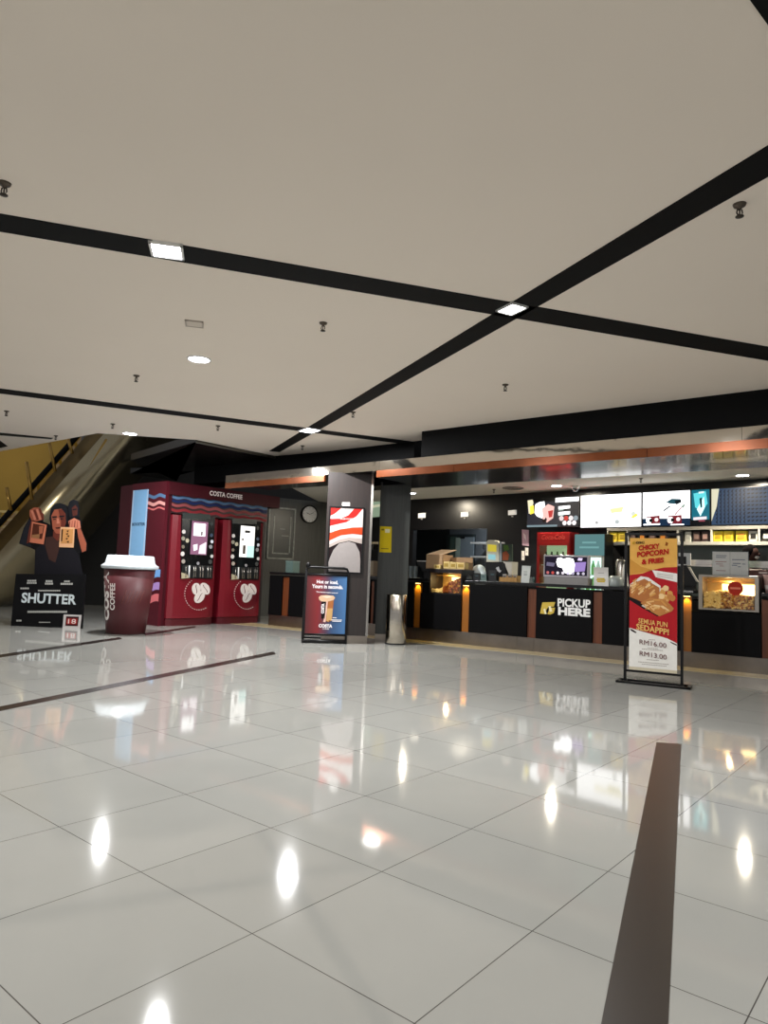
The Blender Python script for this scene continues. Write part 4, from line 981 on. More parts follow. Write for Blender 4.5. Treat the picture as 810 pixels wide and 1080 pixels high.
# ================================================================ CLOCK AND DISPLAY FRAME
c_ = CW.hit(325.8, 542.5); r_ = .185
T = thing('wall_clock', 'round white wall clock with black rim on the grey wall', 'clock', CW, (c_[0], 0, c_[1]))
G(WHITE).disc(c_, r_, -.04, -.03, 36).out('dial', T)
g = G(BLKMET); N_ = 36
for k in range(N_):
    a, b = 2 * PI * k / N_, 2 * PI * (k + 1) / N_
    g.prism([(c_[0] + r_ * math.cos(a), c_[1] + r_ * math.sin(a)), (c_[0] + (r_ + .03) * math.cos(a), c_[1] + (r_ + .03) * math.sin(a)), (c_[0] + (r_ + .03) * math.cos(b), c_[1] + (r_ + .03) * math.sin(b)), (c_[0] + r_ * math.cos(b), c_[1] + r_ * math.sin(b))], -.05, 0)
g.out('rim', T)
g = G(BLKMET)
for k in range(12):
    a = 2 * PI * k / 12; g.tube([(c_[0] + .145 * math.cos(a), -.042, c_[1] + .145 * math.sin(a)), (c_[0] + .165 * math.cos(a), -.042, c_[1] + .165 * math.sin(a))], .004, 5)
g.out('hour_marks', T)
G(BLKMET).tube([(c_[0], -.043, c_[1]), (c_[0] - .08, -.043, c_[1] + .03)], .006, 6).out('hour_hand', T)
G(BLKMET).tube([(c_[0], -.045, c_[1]), (c_[0] + .1, -.045, c_[1] + .045)], .0045, 6).out('minute_hand', T)
p = px(CW, [(283.5, 533.5), (312, 537), (310, 590.5), (281.5, 589.5)], -.03)
x0, x1 = (p[0][0] + p[3][0]) / 2, (p[1][0] + p[2][0]) / 2; z1, z0 = (p[0][1] + p[1][1]) / 2, (p[2][1] + p[3][1]) / 2
T = thing('poster_holder', 'empty clear display frame with scratched edges on the grey wall', 'frame', CW, ((x0 + x1) / 2, 0, z0))
G(mat('frame back film', '#3c403d', .3)).box(x0, x1, -.02, 0, z0, z1).out('back_sheet', T)
FRM_ = mat('acrylic edge', '#8d918b', .3, noise=.35, nscale=14)
f = .035; g = G(FRM_)
g.box(x0, x1, -.035, -.02, z1 - f, z1).box(x0, x1, -.035, -.02, z0, z0 + f).box(x0, x0 + f, -.035, -.02, z0, z1).box(x1 - f, x1, -.035, -.02, z0, z1)
f2 = .13; g.box(x0 + f2, x0 + f2 + .03, -.026, -.02, z0 + .15, z1 - .2).box(x1 - f2, x1 - f2 + .03, -.026, -.02, z0 + .15, z1 - .2).box(x0 + f2, x1 - f2, -.026, -.02, z0 + .12, z0 + .15)
g.out('clear_edge', T)
G(mat('smudge', '#9a9e9a', .5)).box(x0 + .3, x0 + .42, -.024, -.02, z1 - .5, z1 - .48).box(x0 + .34, x0 + .52, -.024, -.02, z1 - .65, z1 - .63).out('tape_mark', T)
# green cash drawer / small box on that end of the counter
q = px(K, [(301.5, 592.5), (309, 593), (308.5, 604), (301.5, 604)], .2)
T = thing('counter_box', 'small grey green box on the counter below the clear frame', 'box', K, (q[0][0], .2, ZC))
G(mat('grey green box', '#566b66', .5)).box(q[0][0], q[1][0], .2, .4, ZC, q[0][1], .005).out('body', T)
G(mat('box lid', '#6d827d', .5)).box(q[0][0] - .005, q[1][0] + .005, .195, .405, q[0][1], q[0][1] + .02, .004).out('lid', T)

# ================================================================ COFFEE KIOSK
k0 = MS.hit(127.5, 510)[0]; km = MS.hit(140.5, 512)[0] - .02
KD = 1 - k0                                             # side depth
sE = MF.hit(295.3, 524)[0]; zT = 2.53
T = thing('coffee_kiosk', 'maroon coffee kiosk with wavy stripes and a white-lettered header', 'kiosk', MS, (1, 0, 0))
# frame MS and MF share the corner; MS: s=1 at corner.  MF s maps to MS t
# side panel (front part) and darker rear part
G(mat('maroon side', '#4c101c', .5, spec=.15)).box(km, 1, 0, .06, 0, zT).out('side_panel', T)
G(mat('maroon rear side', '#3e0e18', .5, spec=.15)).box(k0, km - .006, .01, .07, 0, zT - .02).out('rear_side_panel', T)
zh0 = MF.hit(230, 528.5)[1]
zh0 = 2.3
G(MAROON).box(k0, 1, .06, sE, zh0, zT).out('header', T)
G(mat('kiosk interior', '#1a0a0e', .5)).box(k0 + .05, k0 + .1, .06, sE - .25, 0, zh0).out('back_panel', T)
G(mat('kiosk interior')).box(k0 + .05, .92, sE - .34, sE - .28, 0, zh0).out('end_panel', T)
G(MAROON).box(.9, .97, .06, .14, 0, zh0).out('corner_post', T)
# wave board under the header
zb0 = 1.98
ko = G(mat('wave board', '#2a0d16', .4)).box(.93, .96, .14, sE - .28, zb0, zh0).out('wave_board', T)
KF = MF
# parts that face the front are set out in frame MF; a helper maps MF (s, t, z) to MS coordinates: MS.t = MF.s, MS.s = 1 - MF.t
def to_ms(g):
    for v in g.bm.verts: v.co = Vector((1 - v.co.y, v.co.x, v.co.z))
    return g
def wave(s0, s1, zc, th, amp, wl, t0, t1, ph=0):
    n = 60; top = []; bot = []
    for k in range(n + 1):
        x = s0 + (s1 - s0) * k / n; y = zc + amp * math.sin(2 * PI * x / wl + ph)
        top.append((x, y + th / 2)); bot.append((x, y - th / 2))
    return top + bot[::-1]
def wstrip(g, s0, s1, zc, th, amp, wl, tt):
    n = 60; pr = None
    for k in range(n + 1):
        x = s0 + (s1 - s0) * k / n; y = zc + amp * math.sin(2 * PI * x / wl)
        cur = (g.bm.verts.new((x, tt, y - th / 2)), g.bm.verts.new((x, tt, y + th / 2)))
        if pr: g._new([g.bm.faces.new((pr[0], cur[0], cur[1], pr[1]))])
        pr = cur
for c, zc in (('#56759a', 2.27), ('#1e2b55', 2.205), ('#8f4a4c', 2.13), ('#8a2f35', 2.04)):
    g = G(ink(c)); wstrip(g, .15, sE - .29, zc, .05, .016, .34, .0375); to_ms(g); g.out('wave_stripe', T, flat=True)
# header lettering
g = G(mat('kiosk letters', '#e2d6d2', .5, emit=.2)); a = MF.hit(222, 519.8); b = MF.hit(256, 525.3)
ptext(g, MF, 'COSTA COFFEE', (221, 522.4), (255.5, 527), 5.2, -.004, .03); to_ms(g); o = g.out('header_lettering', T, flat=True); o['label'] = 'white words COSTA COFFEE'
# light blue stripe with small word on the side
p = px(MS, [(141, 517.3), (157, 516.2), (151.8, 590), (135.5, 590)]); x0, x1 = (p[0][0] + p[3][0]) / 2, (p[1][0] + p[2][0]) / 2
g = G(mat('light blue stripe', '#7fb2dd', .5, emit=.12)).box(x0, x1, -.006, .01, .75, p[0][1]).use(mat('stripe edge', '#a9c3e0', .5, emit=.1))
g.box(x0, x0 + .04, -.007, -.006, .75, p[0][1]).box(x1 - .04, x1, -.007, -.006, .75, p[0][1])
o = g.out('side_stripe', T); o['label'] = 'light blue vertical stripe'
zw_ = MS.hit(146, 554.5)[1]
g = G(ink('#1e2c4a')).text('BOOSTER', (x0 + .05, zw_), (x1 - .03, zw_), .055, -.009, .03); g.out('side_lettering', T)
g = G(ink('#56759a')); wstrip(g, x1 + .005, 1 - .01, 2.27, .06, .018, .36, -.004); g.out('wave_stripe', T, flat=True)
g = G(ink('#d99a94')); wstrip(g, x1 + .005, 1 - .01, 2.14, .06, .018, .36, -.004); g.out('wave_stripe', T, flat=True)
g = G(ink('#c86a6a')); wstrip(g, x1 + .005, 1 - .01, 2.05, .03, .016, .36, -.004); g.out('wave_stripe', T, flat=True)
for c, y in (('#6da0da', 607), ('#a684c0', 620.3), ('#d0686e', 632.5)):
    zc = MS.hit(162, y)[1]; g = G(mat('side wave ' + c, c, .5, emit=.1)); wstrip(g, .2, .985, zc, .13, .045, .75, -.004); g.out('wave_stripe', T, flat=True)

# ---------------------------------------------------------------- coffee machines
def machine(label, ds, scr, mhead):
    s0, s1 = MF.hit(175, 640)[0] + ds, MF.hit(223.5, 640)[0] + ds
    T = thing('coffee_machine', label, 'coffee machine', MF, ((s0 + s1) / 2, .4, 0), 'coffee machines in the maroon kiosk')
    ZT = 1.95
    # shell: bowed front
    g = G(MAROON2); n = 10
    out = [(s0, .75)] + [(s0 + (s1 - s0) * k / n, -.02 - .07 * math.sin(PI * k / n) ** .6) for k in range(n + 1)] + [(s1, .75)]
    g.slab(out, .13, ZT); g.out('shell', T)
    g = G(mat('machine plinth', '#4c0f18', .35)); g.slab([(x, y + .012) for x, y in out], 0, .122); g.out('plinth', T)
    def Q(l, tt): 
        return [(a + ds, b) for a, b in px(MF, [(180 + x / 12, 530 + y / 12) for x, y in l], tt)]
    tf = -.105
    p = Q([(150, 150), (562, 185), (530, 965), (132, 958)], tf)
    G(mat('machine black glass', '#0d0f11', .15)).prism(p, tf, .0).out('fascia', T)
    pt_ = Q([(150, 130), (500, 150), (500, 215), (150, 205)], tf)
    G(mat('machine top grey', '#2c3434', .4)).prism(pt_, tf - .004, tf).out('top_visor', T)
    # touch screen
    p = Q([(262, 230), (468, 252), (442, 665), (240, 655)], tf); cx0, cx1 = (p[0][0] + p[3][0]) / 2, (p[1][0] + p[2][0]) / 2; cz1, cz0 = (p[0][1] + p[1][1]) / 2, (p[2][1] + p[3][1]) / 2
    o = G(BLKMET).box(cx0 - .012, cx1 + .012, tf - .02, tf, cz0 - .012, cz1 + .012, .004).out('screen_bezel', T)
    g = G()
    def P(l): return [(cx0 + (cx1 - cx0) * a, cz1 - (cz1 - cz0) * b) for a, b in l]
    for k, (M, l) in enumerate(scr): g.use(M).prism(P(l), tf - .021 - .001 * (k + 1), tf - .02 - .001 * k)
    g.out('touch_screen', o)
    # round drink badges along both sides
    for (x, y, c, r) in [(165, 370, '#cfcac6', 26), (158, 455, '#8d8a7a', 26), (210, 482, '#b9b29a', 26), (157, 560, '#7a7062', 22), (150, 650, '#d8d4d0', 28), (160, 745, '#a39a90', 26),
                         (515, 270, '#22282c', 26), (515, 415, '#3c4a60', 22), (522, 495, '#d8dce8', 22), (506, 560, '#8d8d92', 26), (520, 680, '#c9c9c6', 22), (500, 750, '#3a3c3c', 28)]:
        c_ = Q([(x, y)], tf)[0]; G(mat('badge ' + c, c, .4, emit=.1)).disc(c_, r / 12 / 733 * 12.8, tf - .006, tf, 14).out('drink_badge', T)
    # dispensing bay with steel spouts
    p = Q([(150, 790), (540, 800), (530, 960), (135, 955)], tf)
    G(mat('bay dark', '#1a1c1e', .3)).prism(p, tf - .002, tf).out('dispensing_bay', T)
    for x in (190, 232, 290, 312, 372, 405, 470, 500):
        a = Q([(x, 795)], tf)[0]; b = Q([(x - 6, 948)], tf)[0]
        G(STEEL if x != 232 else WHITE).tube([(a[0], tf - .014, a[1]), (b[0], tf - .014, b[1])], .013 if x in (372, 405, 232) else .009, 8).out('spout', T)
    p = Q([(135, 885), (200, 905), (240, 955), (135, 962)], tf); G(mat('bay cream', '#b0a58a', .5)).prism(p, tf - .01, tf).out('cup_shelf', T)
    c_ = Q([(345, 770)], tf)[0]; G(mat('badge #8d8d92', '#8d8d92')).disc(c_, .03, tf - .006, tf, 10).out('drink_badge', T)
    # bean emblem and dotted ring
    def Z(l, tt): return [(a + ds, b) for a, b in px(MF, [(155 + x / 6, 520 + y / 6) for x, y in l], tt)]
    tb = -.094; g = G(mat('bean pale', '#cfc6c2', .5, emit=.08))
    def bean(cx, cy, rx, ry, rot, k):
        l = [(cx + rx * math.cos(u) * math.cos(rot) - ry * math.sin(u) * math.sin(rot), cy + rx * math.cos(u) * math.sin(rot) + ry * math.sin(u) * math.cos(rot)) for u in [2 * PI * j / 18 for j in range(18)]]
        g.use(MATS['bean pale']).prism(Z(l, tb), tb - .002 * k, tb + .02)
        r2 = .72; l = [(cx - ry * r2 * u * math.sin(rot) + w + 3 * math.sin(3 * u), cy + ry * r2 * u * math.cos(rot)) for w, us in ((-2, (-1, -.5, 0, .5, 1)), (2, (1, .5, 0, -.5, -1))) for u in us]
        g.use(ink('#5a1a20')).prism(Z(l, tb), tb - .002 * k - .001, tb)
    bean(312, 607, 27, 38, .0, 2); bean(368, 605, 27, 40, -.5, 3); bean(332, 658, 28, 42, .6, 4)
    g.out('bean_emblem', T)
    g = G(mat('bean pale'))
    for k in range(20):
        u = 1.25 + 2.75 * k / 25 if False else .55 * PI + PI * .98 * k / 19 - .9
        c = (330 + 90 * math.cos(u + .25), 640 + 100 * math.sin(u + .25)); q = Z([c], tb)[0]
        g.disc(q, .0075, tb - .002, tb + .02, 8)
    g.out('dotted_ring', T)
    return T
PKs = em('#d8b8cc', 1.3)
machine('maroon coffee machine with a pink screen, nearer the giant cup', 0., [(em('#b07a98', 1.0), FULL), (em('#ffffff', 2.2), [(.12, .06), (.85, .06), (.85, .44), (.12, .44)]), (em('#fff0f8', 1.4), [(.55, .72), (.95, .6), (.95, .97), (.5, .97)]), (em('#f8f4f8', 1.8), [(.14, .72), (.4, .68), (.42, .85), (.2, .9)]), (em('#8a6a70', .7), [(.58, .3), (.68, .3), (.68, .42), (.58, .42)])], None)
ds2 = MF.hit(260, 572, -.12)[0] - MF.hit(209.5, 567, -.12)[0]
machine('maroon coffee machine with a white screen, farther from the giant cup', ds2, [(em('#f6f4ee', 1.9), FULL), (em('#c8ece4', 1.5), [(.5, .62), (1, .62), (1, 1), (.5, 1)]), (em('#6a5a50', .6), [(.22, .62), (.4, .62), (.4, .9), (.22, .9)]), (em('#4a4440', .6), [(.3, .14), (.66, .14), (.66, .22), (.3, .22)]), (em('#b0a8a0', .8), [(.1, .4), (.25, .4), (.25, .47), (.1, .47)])], None)

# ================================================================ GIANT CUP
c = atz(125, 669.5) + Vector((0, .0, 0)); F = Fr(c, c + Vector((1, 0, 0)))
s_ = 10.55 / 733
T = thing('giant_cup', 'oversized maroon takeaway cup with white lid beside the kiosk', 'giant cup', F, (0, 0, 0))
rb, rt_, hc = .285, .375, .99
c2 = (0, rb, 0)
CUPM = mat('cup maroon', '#450d15', .5, noise=.05)
G(CUPM).lathe([(rb - .02, 0), (rb, .01), (rt_, hc), (rt_ - .02, hc)], c2, 48).out('cup_body', T)
LIDM = mat('cup lid white', '#c9d2d8', .4)
G(LIDM).lathe([(rt_ + .02, hc - .015), (rt_ + .045, hc), (rt_ + .045, hc + .035), (rt_ + .01, hc + .055), (rt_ - .01, hc + .075), (rt_ - .035, hc + .185), (rt_ - .06, hc + .19), (rt_ - .08, hc + .16)], c2, 48).out('lid', T)
def cupwrap(g, txt, s0, s1, zc0, zc1, bold):
    """lettering running up the cup wall: s = angle about the axis"""
    vs, fs = glyphs(txt, bold)
    nv = []
    for a, b in vs:
        z = zc0 + (zc1 - zc0) * a; r = rb + (rt_ - rb) * z / hc + .004; th = s0 + (s1 - s0) * b
        nv.append(g.bm.verts.new((c2[0] + r * math.sin(th), c2[1] - r * math.cos(th), z)))
    for f in fs:
        try: g._new([g.bm.faces.new([nv[i] for i in f])])
        except ValueError: pass
    return g
LW = mat('cup letters', '#d9d3cf', .5, emit=.1)
g = G(LW); cupwrap(g, 'COSTA', math.radians(-32), math.radians(-64), .2, .93, .05); g.out('big_lettering', T)
g = G(LW); cupwrap(g, 'COFFEE', math.radians(-13), math.radians(-29), .36, .76, .03); g.out('small_lettering', T)
g = G(mat('cup line', '#8a4a3a', .5))
for k in range(6):
    th = math.radians(4 + 9 * k); pts = []
    for j in range(5):
        z = .46 + .05 * j; r = rb + (rt_ - rb) * z / hc + .003; t_ = th + math.radians(2.8 * j); pts.append((c2[0] + r * math.sin(t_), c2[1] - r * math.cos(t_), z))
    g.tube(pts, .0022, 4)
g.out('printed_lines', T)

# ================================================================ FILM STANDEE
T = thing('film_standee', 'cut-out film standee of a man holding two photographs above SHUTTER', 'standee', S, (.56, 0, 0))
def Y6(l, tt=.12): return px(S, [(x / 6, 500 + y / 6) for x, y in l], tt)
tt = .12
sil = [(120, 440), (150, 340), (185, 280), (190, 225), (235, 210), (275, 255), (270, 300), (318, 320), (312, 280), (322, 215), (345, 190), (380, 183), (415, 195), (430, 205), (440, 175), (465, 160), (490, 170), (500, 215), (498, 270), (515, 305), (512, 350), (548, 440), (545, 485), (505, 500), (500, 520), (530, 700), (215, 700), (222, 480), (190, 465)]
g = G(ink('#0c0b0d')).prism(Y6(sil), tt, tt + .02)
SK, SKD, SKL, HR = ink('#8f4e3a'), ink('#5e2c22'), ink('#b4705a'), ink('#17181c')
def lay(M, l, k): g.use(M).prism(Y6(l, tt), tt - .0015 * k, tt - .0015 * (k - 1) + .0005)
lay(ink('#1d1e24'), [(152, 345), (188, 285), (205, 300), (190, 430), (200, 462), (122, 438)], 1)         # sleeve
lay(ink('#17161b'), [(225, 480), (300, 400), (370, 410), (470, 470), (500, 520), (525, 640), (218, 640)], 1)
lay(ink('#3a2622'), [(290, 400), (335, 395), (385, 440), (350, 560), (310, 540), (285, 450)], 2)         # shirt front
lay(SKD, [(338, 360), (392, 360), (400, 400), (365, 425), (335, 395)], 3)                                # neck
lay(HR, [(314, 290), (322, 215), (345, 190), (380, 183), (415, 195), (430, 240), (425, 300), (405, 330)], 3)
lay(SK, [(326, 265), (345, 225), (390, 220), (415, 250), (418, 310), (405, 350), (380, 378), (355, 375), (334, 345)], 4)
lay(SKD, [(370, 225), (392, 222), (415, 250), (418, 310), (405, 350), (384, 376), (388, 300)], 5)
lay(HR, [(332, 268), (360, 266), (362, 276), (334, 278)], 6); lay(HR, [(376, 264), (408, 262), (408, 272), (378, 275)], 6)
lay(HR, [(338, 284), (356, 283), (354, 289), (340, 290)], 6); lay(HR, [(382, 281), (402, 280), (400, 287), (384, 288)], 6)
lay(SKL, [(362, 280), (372, 280), (378, 312), (360, 314)], 6); lay(ink('#3c1a18'), [(352, 338), (392, 334), (386, 344), (358, 346)], 6)
lay(HR, [(430, 210), (440, 175), (465, 160), (490, 170), (499, 215), (497, 272), (440, 275)], 3)
lay(ink('#4a2620'), [(455, 215), (478, 195), (492, 215), (490, 260), (462, 268)], 4); lay(HR, [(460, 222), (486, 218), (486, 226), (461, 230)], 5)
# hands with fingers, forearms
lay(SKD, [(170, 440), (190, 430), (215, 300), (200, 290), (185, 350)], 4)
lay(SK, [(190, 228), (215, 212), (245, 212), (275, 256), (268, 290), (230, 300), (200, 290), (188, 262)], 5)
for k in range(4):
    x = 196 + 17 * k; lay(SKL if k % 2 == 0 else SKD, [(x, 232 - 4 * k), (x + 12, 226 - 4 * k + 3), (x + 34, 286), (x + 22, 292)], 6)
lay(SK, [(505, 330), (548, 440), (545, 485), (520, 495), (496, 400), (488, 345)], 4)
lay(SKL, [(434, 298), (470, 278), (506, 296), (512, 340), (480, 348), (440, 338)], 5)
for k in range(4):
    x = 440 + 17 * k; lay(SK if k % 2 else SKD, [(x, 300 - 2 * k), (x + 5, 297 - 2 * k), (x + 2, 340), (x - 4, 340)], 6)
PO = ink('#c98d66'); POS = ink('#d9b08a')
lay(ink('#b56a50'), [(205, 300), (298, 322), (278, 445), (190, 432)], 7); lay(ink('#4a2418'), [(212, 312), (284, 326), (268, 412), (200, 402)], 8)
lay(ink('#9a5a42'), [(250, 330), (278, 328), (270, 375), (250, 380)], 9); lay(ink('#8a6040'), [(205, 385), (255, 380), (250, 410), (202, 402)], 9)
lay(ink('#d0a078'), [(385, 335), (474, 338), (468, 465), (375, 462)], 7); lay(ink('#b8834e'), [(394, 345), (466, 348), (460, 440), (388, 440)], 8)
lay(ink('#3a2414'), [(392, 350), (402, 350), (396, 425), (388, 425)], 9)
for k, (x, y) in enumerate([(430, 360), (426, 378), (434, 392), (424, 408), (432, 428)]): lay(ink('#3a2414'), [(x - 9, y), (x + 8, y - 6), (x + 4, y + 9)], 9)
g.out('printed_figure', T)
# title board standing in front
def Y9(l, t_=0): return px(S, [(10 + x / 9, 595 + y / 9) for x, y in l], t_)
bq = Y9([(60, 92), (720, 95), (690, 605), (12, 580)]); bq = [bq[0], bq[1], (bq[2][0], 0), (bq[3][0], 0)]
o = G(ink('#0e0e10')).prism(bq, 0, .03).out('title_board', T)
g = G(mat('title grey white', '#bfc9cc', .5, emit=.12)); a, b = Y9([(112, 368), (632, 388)], 0), None
P_ = Y9([(112, 366), (632, 386), (112, 268)]); g.text('SHUTTER', P_[0], P_[1], P_[2][1] - P_[0][1], -.003, .03).out('title_lettering', o)
g = G(mat('small print', '#a9a9a4', .6))
for (x0, x1, y0, y1) in [(170, 258, 150, 166), (166, 260, 172, 186), (345, 412, 153, 170), (338, 416, 176, 194), (520, 575, 156, 170), (486, 604, 178, 196), (272, 486, 245, 258), (105, 188, 222, 238), (280, 390, 548, 556), (66, 118, 528, 544), (172, 550, 442, 462)]:
    for k in range(max(2, int((x1 - x0) / 18))):
        n = max(2, int((x1 - x0) / 18)); w = (x1 - x0) / n; dy = (x0 + k * w - 112) * .03
        q = Y9([(x0 + k * w, y0 + dy * 0), (x0 + (k + .82) * w, y0), (x0 + (k + .82) * w, y1), (x0 + k * w, y1)]); g.prism(q, -.003, .0)
g.out('credit_print', o)
bq = Y9([(518, 478), (682, 484), (668, 610), (506, 600)], -.02); bq = [bq[0], bq[1], (bq[2][0], .0), (bq[3][0], .0)]
r = G(ink('#c9c4c2')).prism(bq, -.03, -.005).out('rating_badge', T); r['label'] = 'white framed red badge reading 18'
q = Y9([(538, 495), (660, 498), (648, 588), (530, 585)], -.03); G(ink('#3a1418')).prism(q, -.032, -.03).use(ink('#a8302c')).prism(Y9([(548, 515), (645, 518), (638, 570), (540, 568)], -.03), -.0335, -.032).out('badge_field', r)
P_ = Y9([(556, 564), (630, 566), (556, 520)], -.03); g = G(ink('#efe8e4')).text('18', P_[0], P_[1], P_[2][1] - P_[0][1], -.0345, .0); g.out('badge_number', r)
G(ink('#1a1a1c')).prism([(bq[3][0] - .5, 0), (bq[3][0] - .42, 0), (bq[3][0] - .45, .6), (bq[3][0] - .47, .6)], .05, .3).prism(Y6([(240, 690), (500, 690), (500, 640), (240, 640)], tt), tt - .09, tt).out('back_strut', T)

# ================================================================ A-FRAME SIGN
T = thing('a_frame_sign', 'black A-frame floor sign with red and blue iced coffee poster', 'floor sign', A, (.29, 0, 0))
def A12(l, t_=0): return px(A, [(315 + x / 12, 595 + y / 12) for x, y in l], t_)
qa = A12([(100, 145), (610, 150), (585, 885), (85, 882)]); x0, x1 = (qa[0][0] + qa[3][0]) / 2, (qa[1][0] + qa[2][0]) / 2; z1, z0 = (qa[0][1] + qa[1][1]) / 2, (qa[2][1] + qa[3][1]) / 2
PG = ramp_mat('iced coffee poster print', [(0, '#4a1016'), (.3, '#7a161c'), (.52, '#4a3048'), (.66, '#2e4a72'), (1, '#3f6ea0')], 0)
b = G(PG).box(x0, x1, -.005, .005, z0, z1).out('poster_panel', T)
zt = A12([(120, 35)])[0][1]
xl, xr = x0 - .015, x1 + .02
R = .017
G(BLKMET).tube([(xl - .012, -.02, 0), (xl, .0, z0), (xl, .0, zt - .05), (xl + .02, .0, zt - .012), (xl + .06, 0, zt), (xr - .07, 0, zt), (xr - .025, 0, zt - .012), (xr - .005, 0, zt - .05), (xr, 0, z0), (xr + .0, -.02, 0)], R).tube([(xl, 0, z0 - .01), (xr, 0, z0 - .01)], R).tube([(xl, 0, z1 + .012), (xr, 0, z1 + .012)], R).tube([(xl - .01, -.02, .03), (xr, -.02, .03)], .025).out('front_frame', T)
G(BLKMET).tube([(xl, .42, 0.02), (xl, .03, zt - .03)], R).tube([(xr, .42, 0.02), (xr, .03, zt - .03)], R).tube([(xl, .42, .04), (xr, .42, .04)], R).out('rear_frame', T)
G(BLKMET).ball((xl + .02, 0, zt + .025), .034, 2, (1, .8, 1.4)).out('top_knob', T)
def AP(l): return A12(l, -.006)
WT = mat('poster white', '#e8e4e6', .5, emit=.15)
g = G(WT)
def at_(s, x0, y0, x1, y1, h, bold):
    P = AP([(x0, y0), (x1, y1), (x0, y0 - h)]); g.text(s, P[0], P[1], P[2][1] - P[0][1], -.0075, bold)
at_('Hot or iced,', 228, 250, 498, 262, 52, .03); g.out('headline', b); g = G(WT); at_('Yours in seconds.', 168, 302, 560, 318, 50, .03); at_('The barista-made taste of', 222, 358, 496, 374, 18, .02)
g.out('slogan', b); g = G(WT); at_('COSTA', 252, 800, 424, 806, 44, .05); g.out('brand_lettering', b); g = G(WT); at_('COFFEE', 300, 824, 384, 828, 14, .03)
g.out('sub_lettering', b)
g = G(ink('#d9b49a'))
def al(M, l, k): g.use(M).prism(AP(l), -.0065 - .001 * k, -.006 - .001 * (k - 1))
al(ink('#a8693e'), [(352, 440), (446, 440), (420, 710), (380, 735), (345, 720)], 1); al(ink('#c9a06a'), [(360, 560), (432, 560), (418, 712), (380, 730), (350, 715)], 2)
al(ink('#e2bcae'), [(350, 450), (372, 450), (350, 640), (340, 735), (310, 730), (330, 640)], 3)
al(ink('#1c1416'), [(290, 470), (350, 470), (330, 690), (285, 690)], 3)
al(ink('#d8b494'), [(252, 420), (280, 396), (350, 390), (440, 400), (462, 425), (440, 455), (360, 475), (290, 472), (262, 452)], 4)
al(ink('#e8d4c0'), [(290, 408), (380, 400), (430, 415), (360, 430)], 5)
al(ink('#7a3a24'), [(250, 718), (275, 710), (298, 722), (270, 730)], 2); al(ink('#7a4a2a'), [(375, 715), (400, 708), (405, 722), (384, 728)], 4)
P = AP([(325, 625), (325, 500), (285, 625)]); g.use(WT); vs, fs = glyphs('COSTA', .05)
nv = [g.bm.verts.new((AP([(285 + 40 * (1 - b_), 560)])[0][0], -.012, P[0][1] + (P[1][1] - P[0][1]) * a_)) for a_, b_ in vs]
for f in fs: g._new([g.bm.faces.new([nv[i] for i in f])])
g.use(WT)
for (x0_, x1_, y) in [(430, 480, 672), (415, 545, 700), (425, 540, 716)]:
    al(WT, [(x0_, y), (x1_, y + 4), (x1_, y + 13), (x0_, y + 9)], 4)
g.out('coffee_picture', b)

# ================================================================ PROMOTIONAL BANNER STAND
T = thing('banner_stand', 'tall black banner stand with chicken popcorn and fries advert', 'banner', N, (.3, 0, 0))
xl, xr = N.hit(659.8, 640)[0], N.hit(719.3, 640)[0]; zt = N.hit(690, 563.5)[1]; r = .014
for xx in (xl, xr): G(BLKMET).box(xx - r, xx + r, -r, r, .0, zt, .002).out('post', T)
G(BLKMET).box(xl - r, xr + r, -r, r, zt - r, zt + r, .002).out('top_rail', T)
zl = (N.hit(662, 708)[1] + N.hit(717, 713.5)[1]) / 2 - .0
G(BLKMET).box(xl, xr, -.01, .01, zl - .0, zl + .022).out('lower_rail', T)
G(BLKMET).box(xl - .08, xr + .09, -.11, -.075, 0, .022).box(xl - .08, xr + .09, .1, .135, 0, .022).box(xl - .08, xl - .045, -.11, .135, 0, .022).box(xr + .055, xr + .09, -.11, .135, 0, .022).box(xl - .014, xl + .014, -.11, .135, 0, .02).box(xr - .014, xr + .014, -.11, .135, 0, .02).out('base_frame', T)
def NP(l, t_=0): return px(N, l, t_)
q = NP([(664, 567), (714, 568.5), (714.5, 706.5), (664, 703.5)]); x0, x1 = (q[0][0] + q[3][0]) / 2, (q[1][0] + q[2][0]) / 2; z1, z0 = (q[0][1] + q[1][1]) / 2, (q[2][1] + q[3][1]) / 2
pan = G(ink('#d8d2c8')).box(x0, x1, -.004, .004, z0, z1).use(ink('#c9bfa6')).box(x0, x1, -.0045, .0035, zl + .025, z0).out('banner_sheet', T)
for xx in (x0 + .01, x1 - .01):
    pass
G(BLKMET).box(x0 + .08, x0 + .1, -.006, .008, z1, zt - r).box(x1 - .1, x1 - .08, -.006, .008, z1, zt - r).out('hanging_clip', T)
def bt(l): return [(x0 + (x1 - x0) * a, z1 - (z1 - z0) * b) for a, b in l]
# vertical fractions measured on the sheet: 567 top .. 705 bottom
def fy(y): return (y - 567.5) / 137.5
g = G()
def bl(M, l, k, raw=False): g.use(M).prism(bt(l if raw else [((x - 664) / 50.3, fy(y)) for x, y in l]), -.0045 - .0008 * k, -.0042 - .0008 * (k - 1))
YB = ink('#d9a552'); RB = ink('#a81e26'); WB = ink('#e2e0da')
bl(YB, [(664, 567.5), (714.3, 567.5), (714.3, 600), (664, 608)], 1)
bl(ink('#c48c3e'), [(664, 590), (676, 598), (690, 602), (664, 607)], 2); bl(ink('#8a4a1c'), [(702.5, 571), (705, 572.5), (704, 575.5), (701.5, 575)], 2)
bl(RB, [(664, 607.5), (678, 605.5), (686, 602), (700, 598.5), (714.3, 597.5), (714.3, 677), (700, 671.5), (685, 668.5), (664, 664)], 2)
bl(WB, [(664, 664), (676, 667), (690, 670.5), (704, 672.5), (714.3, 677), (714.3, 705), (664, 705)], 3)
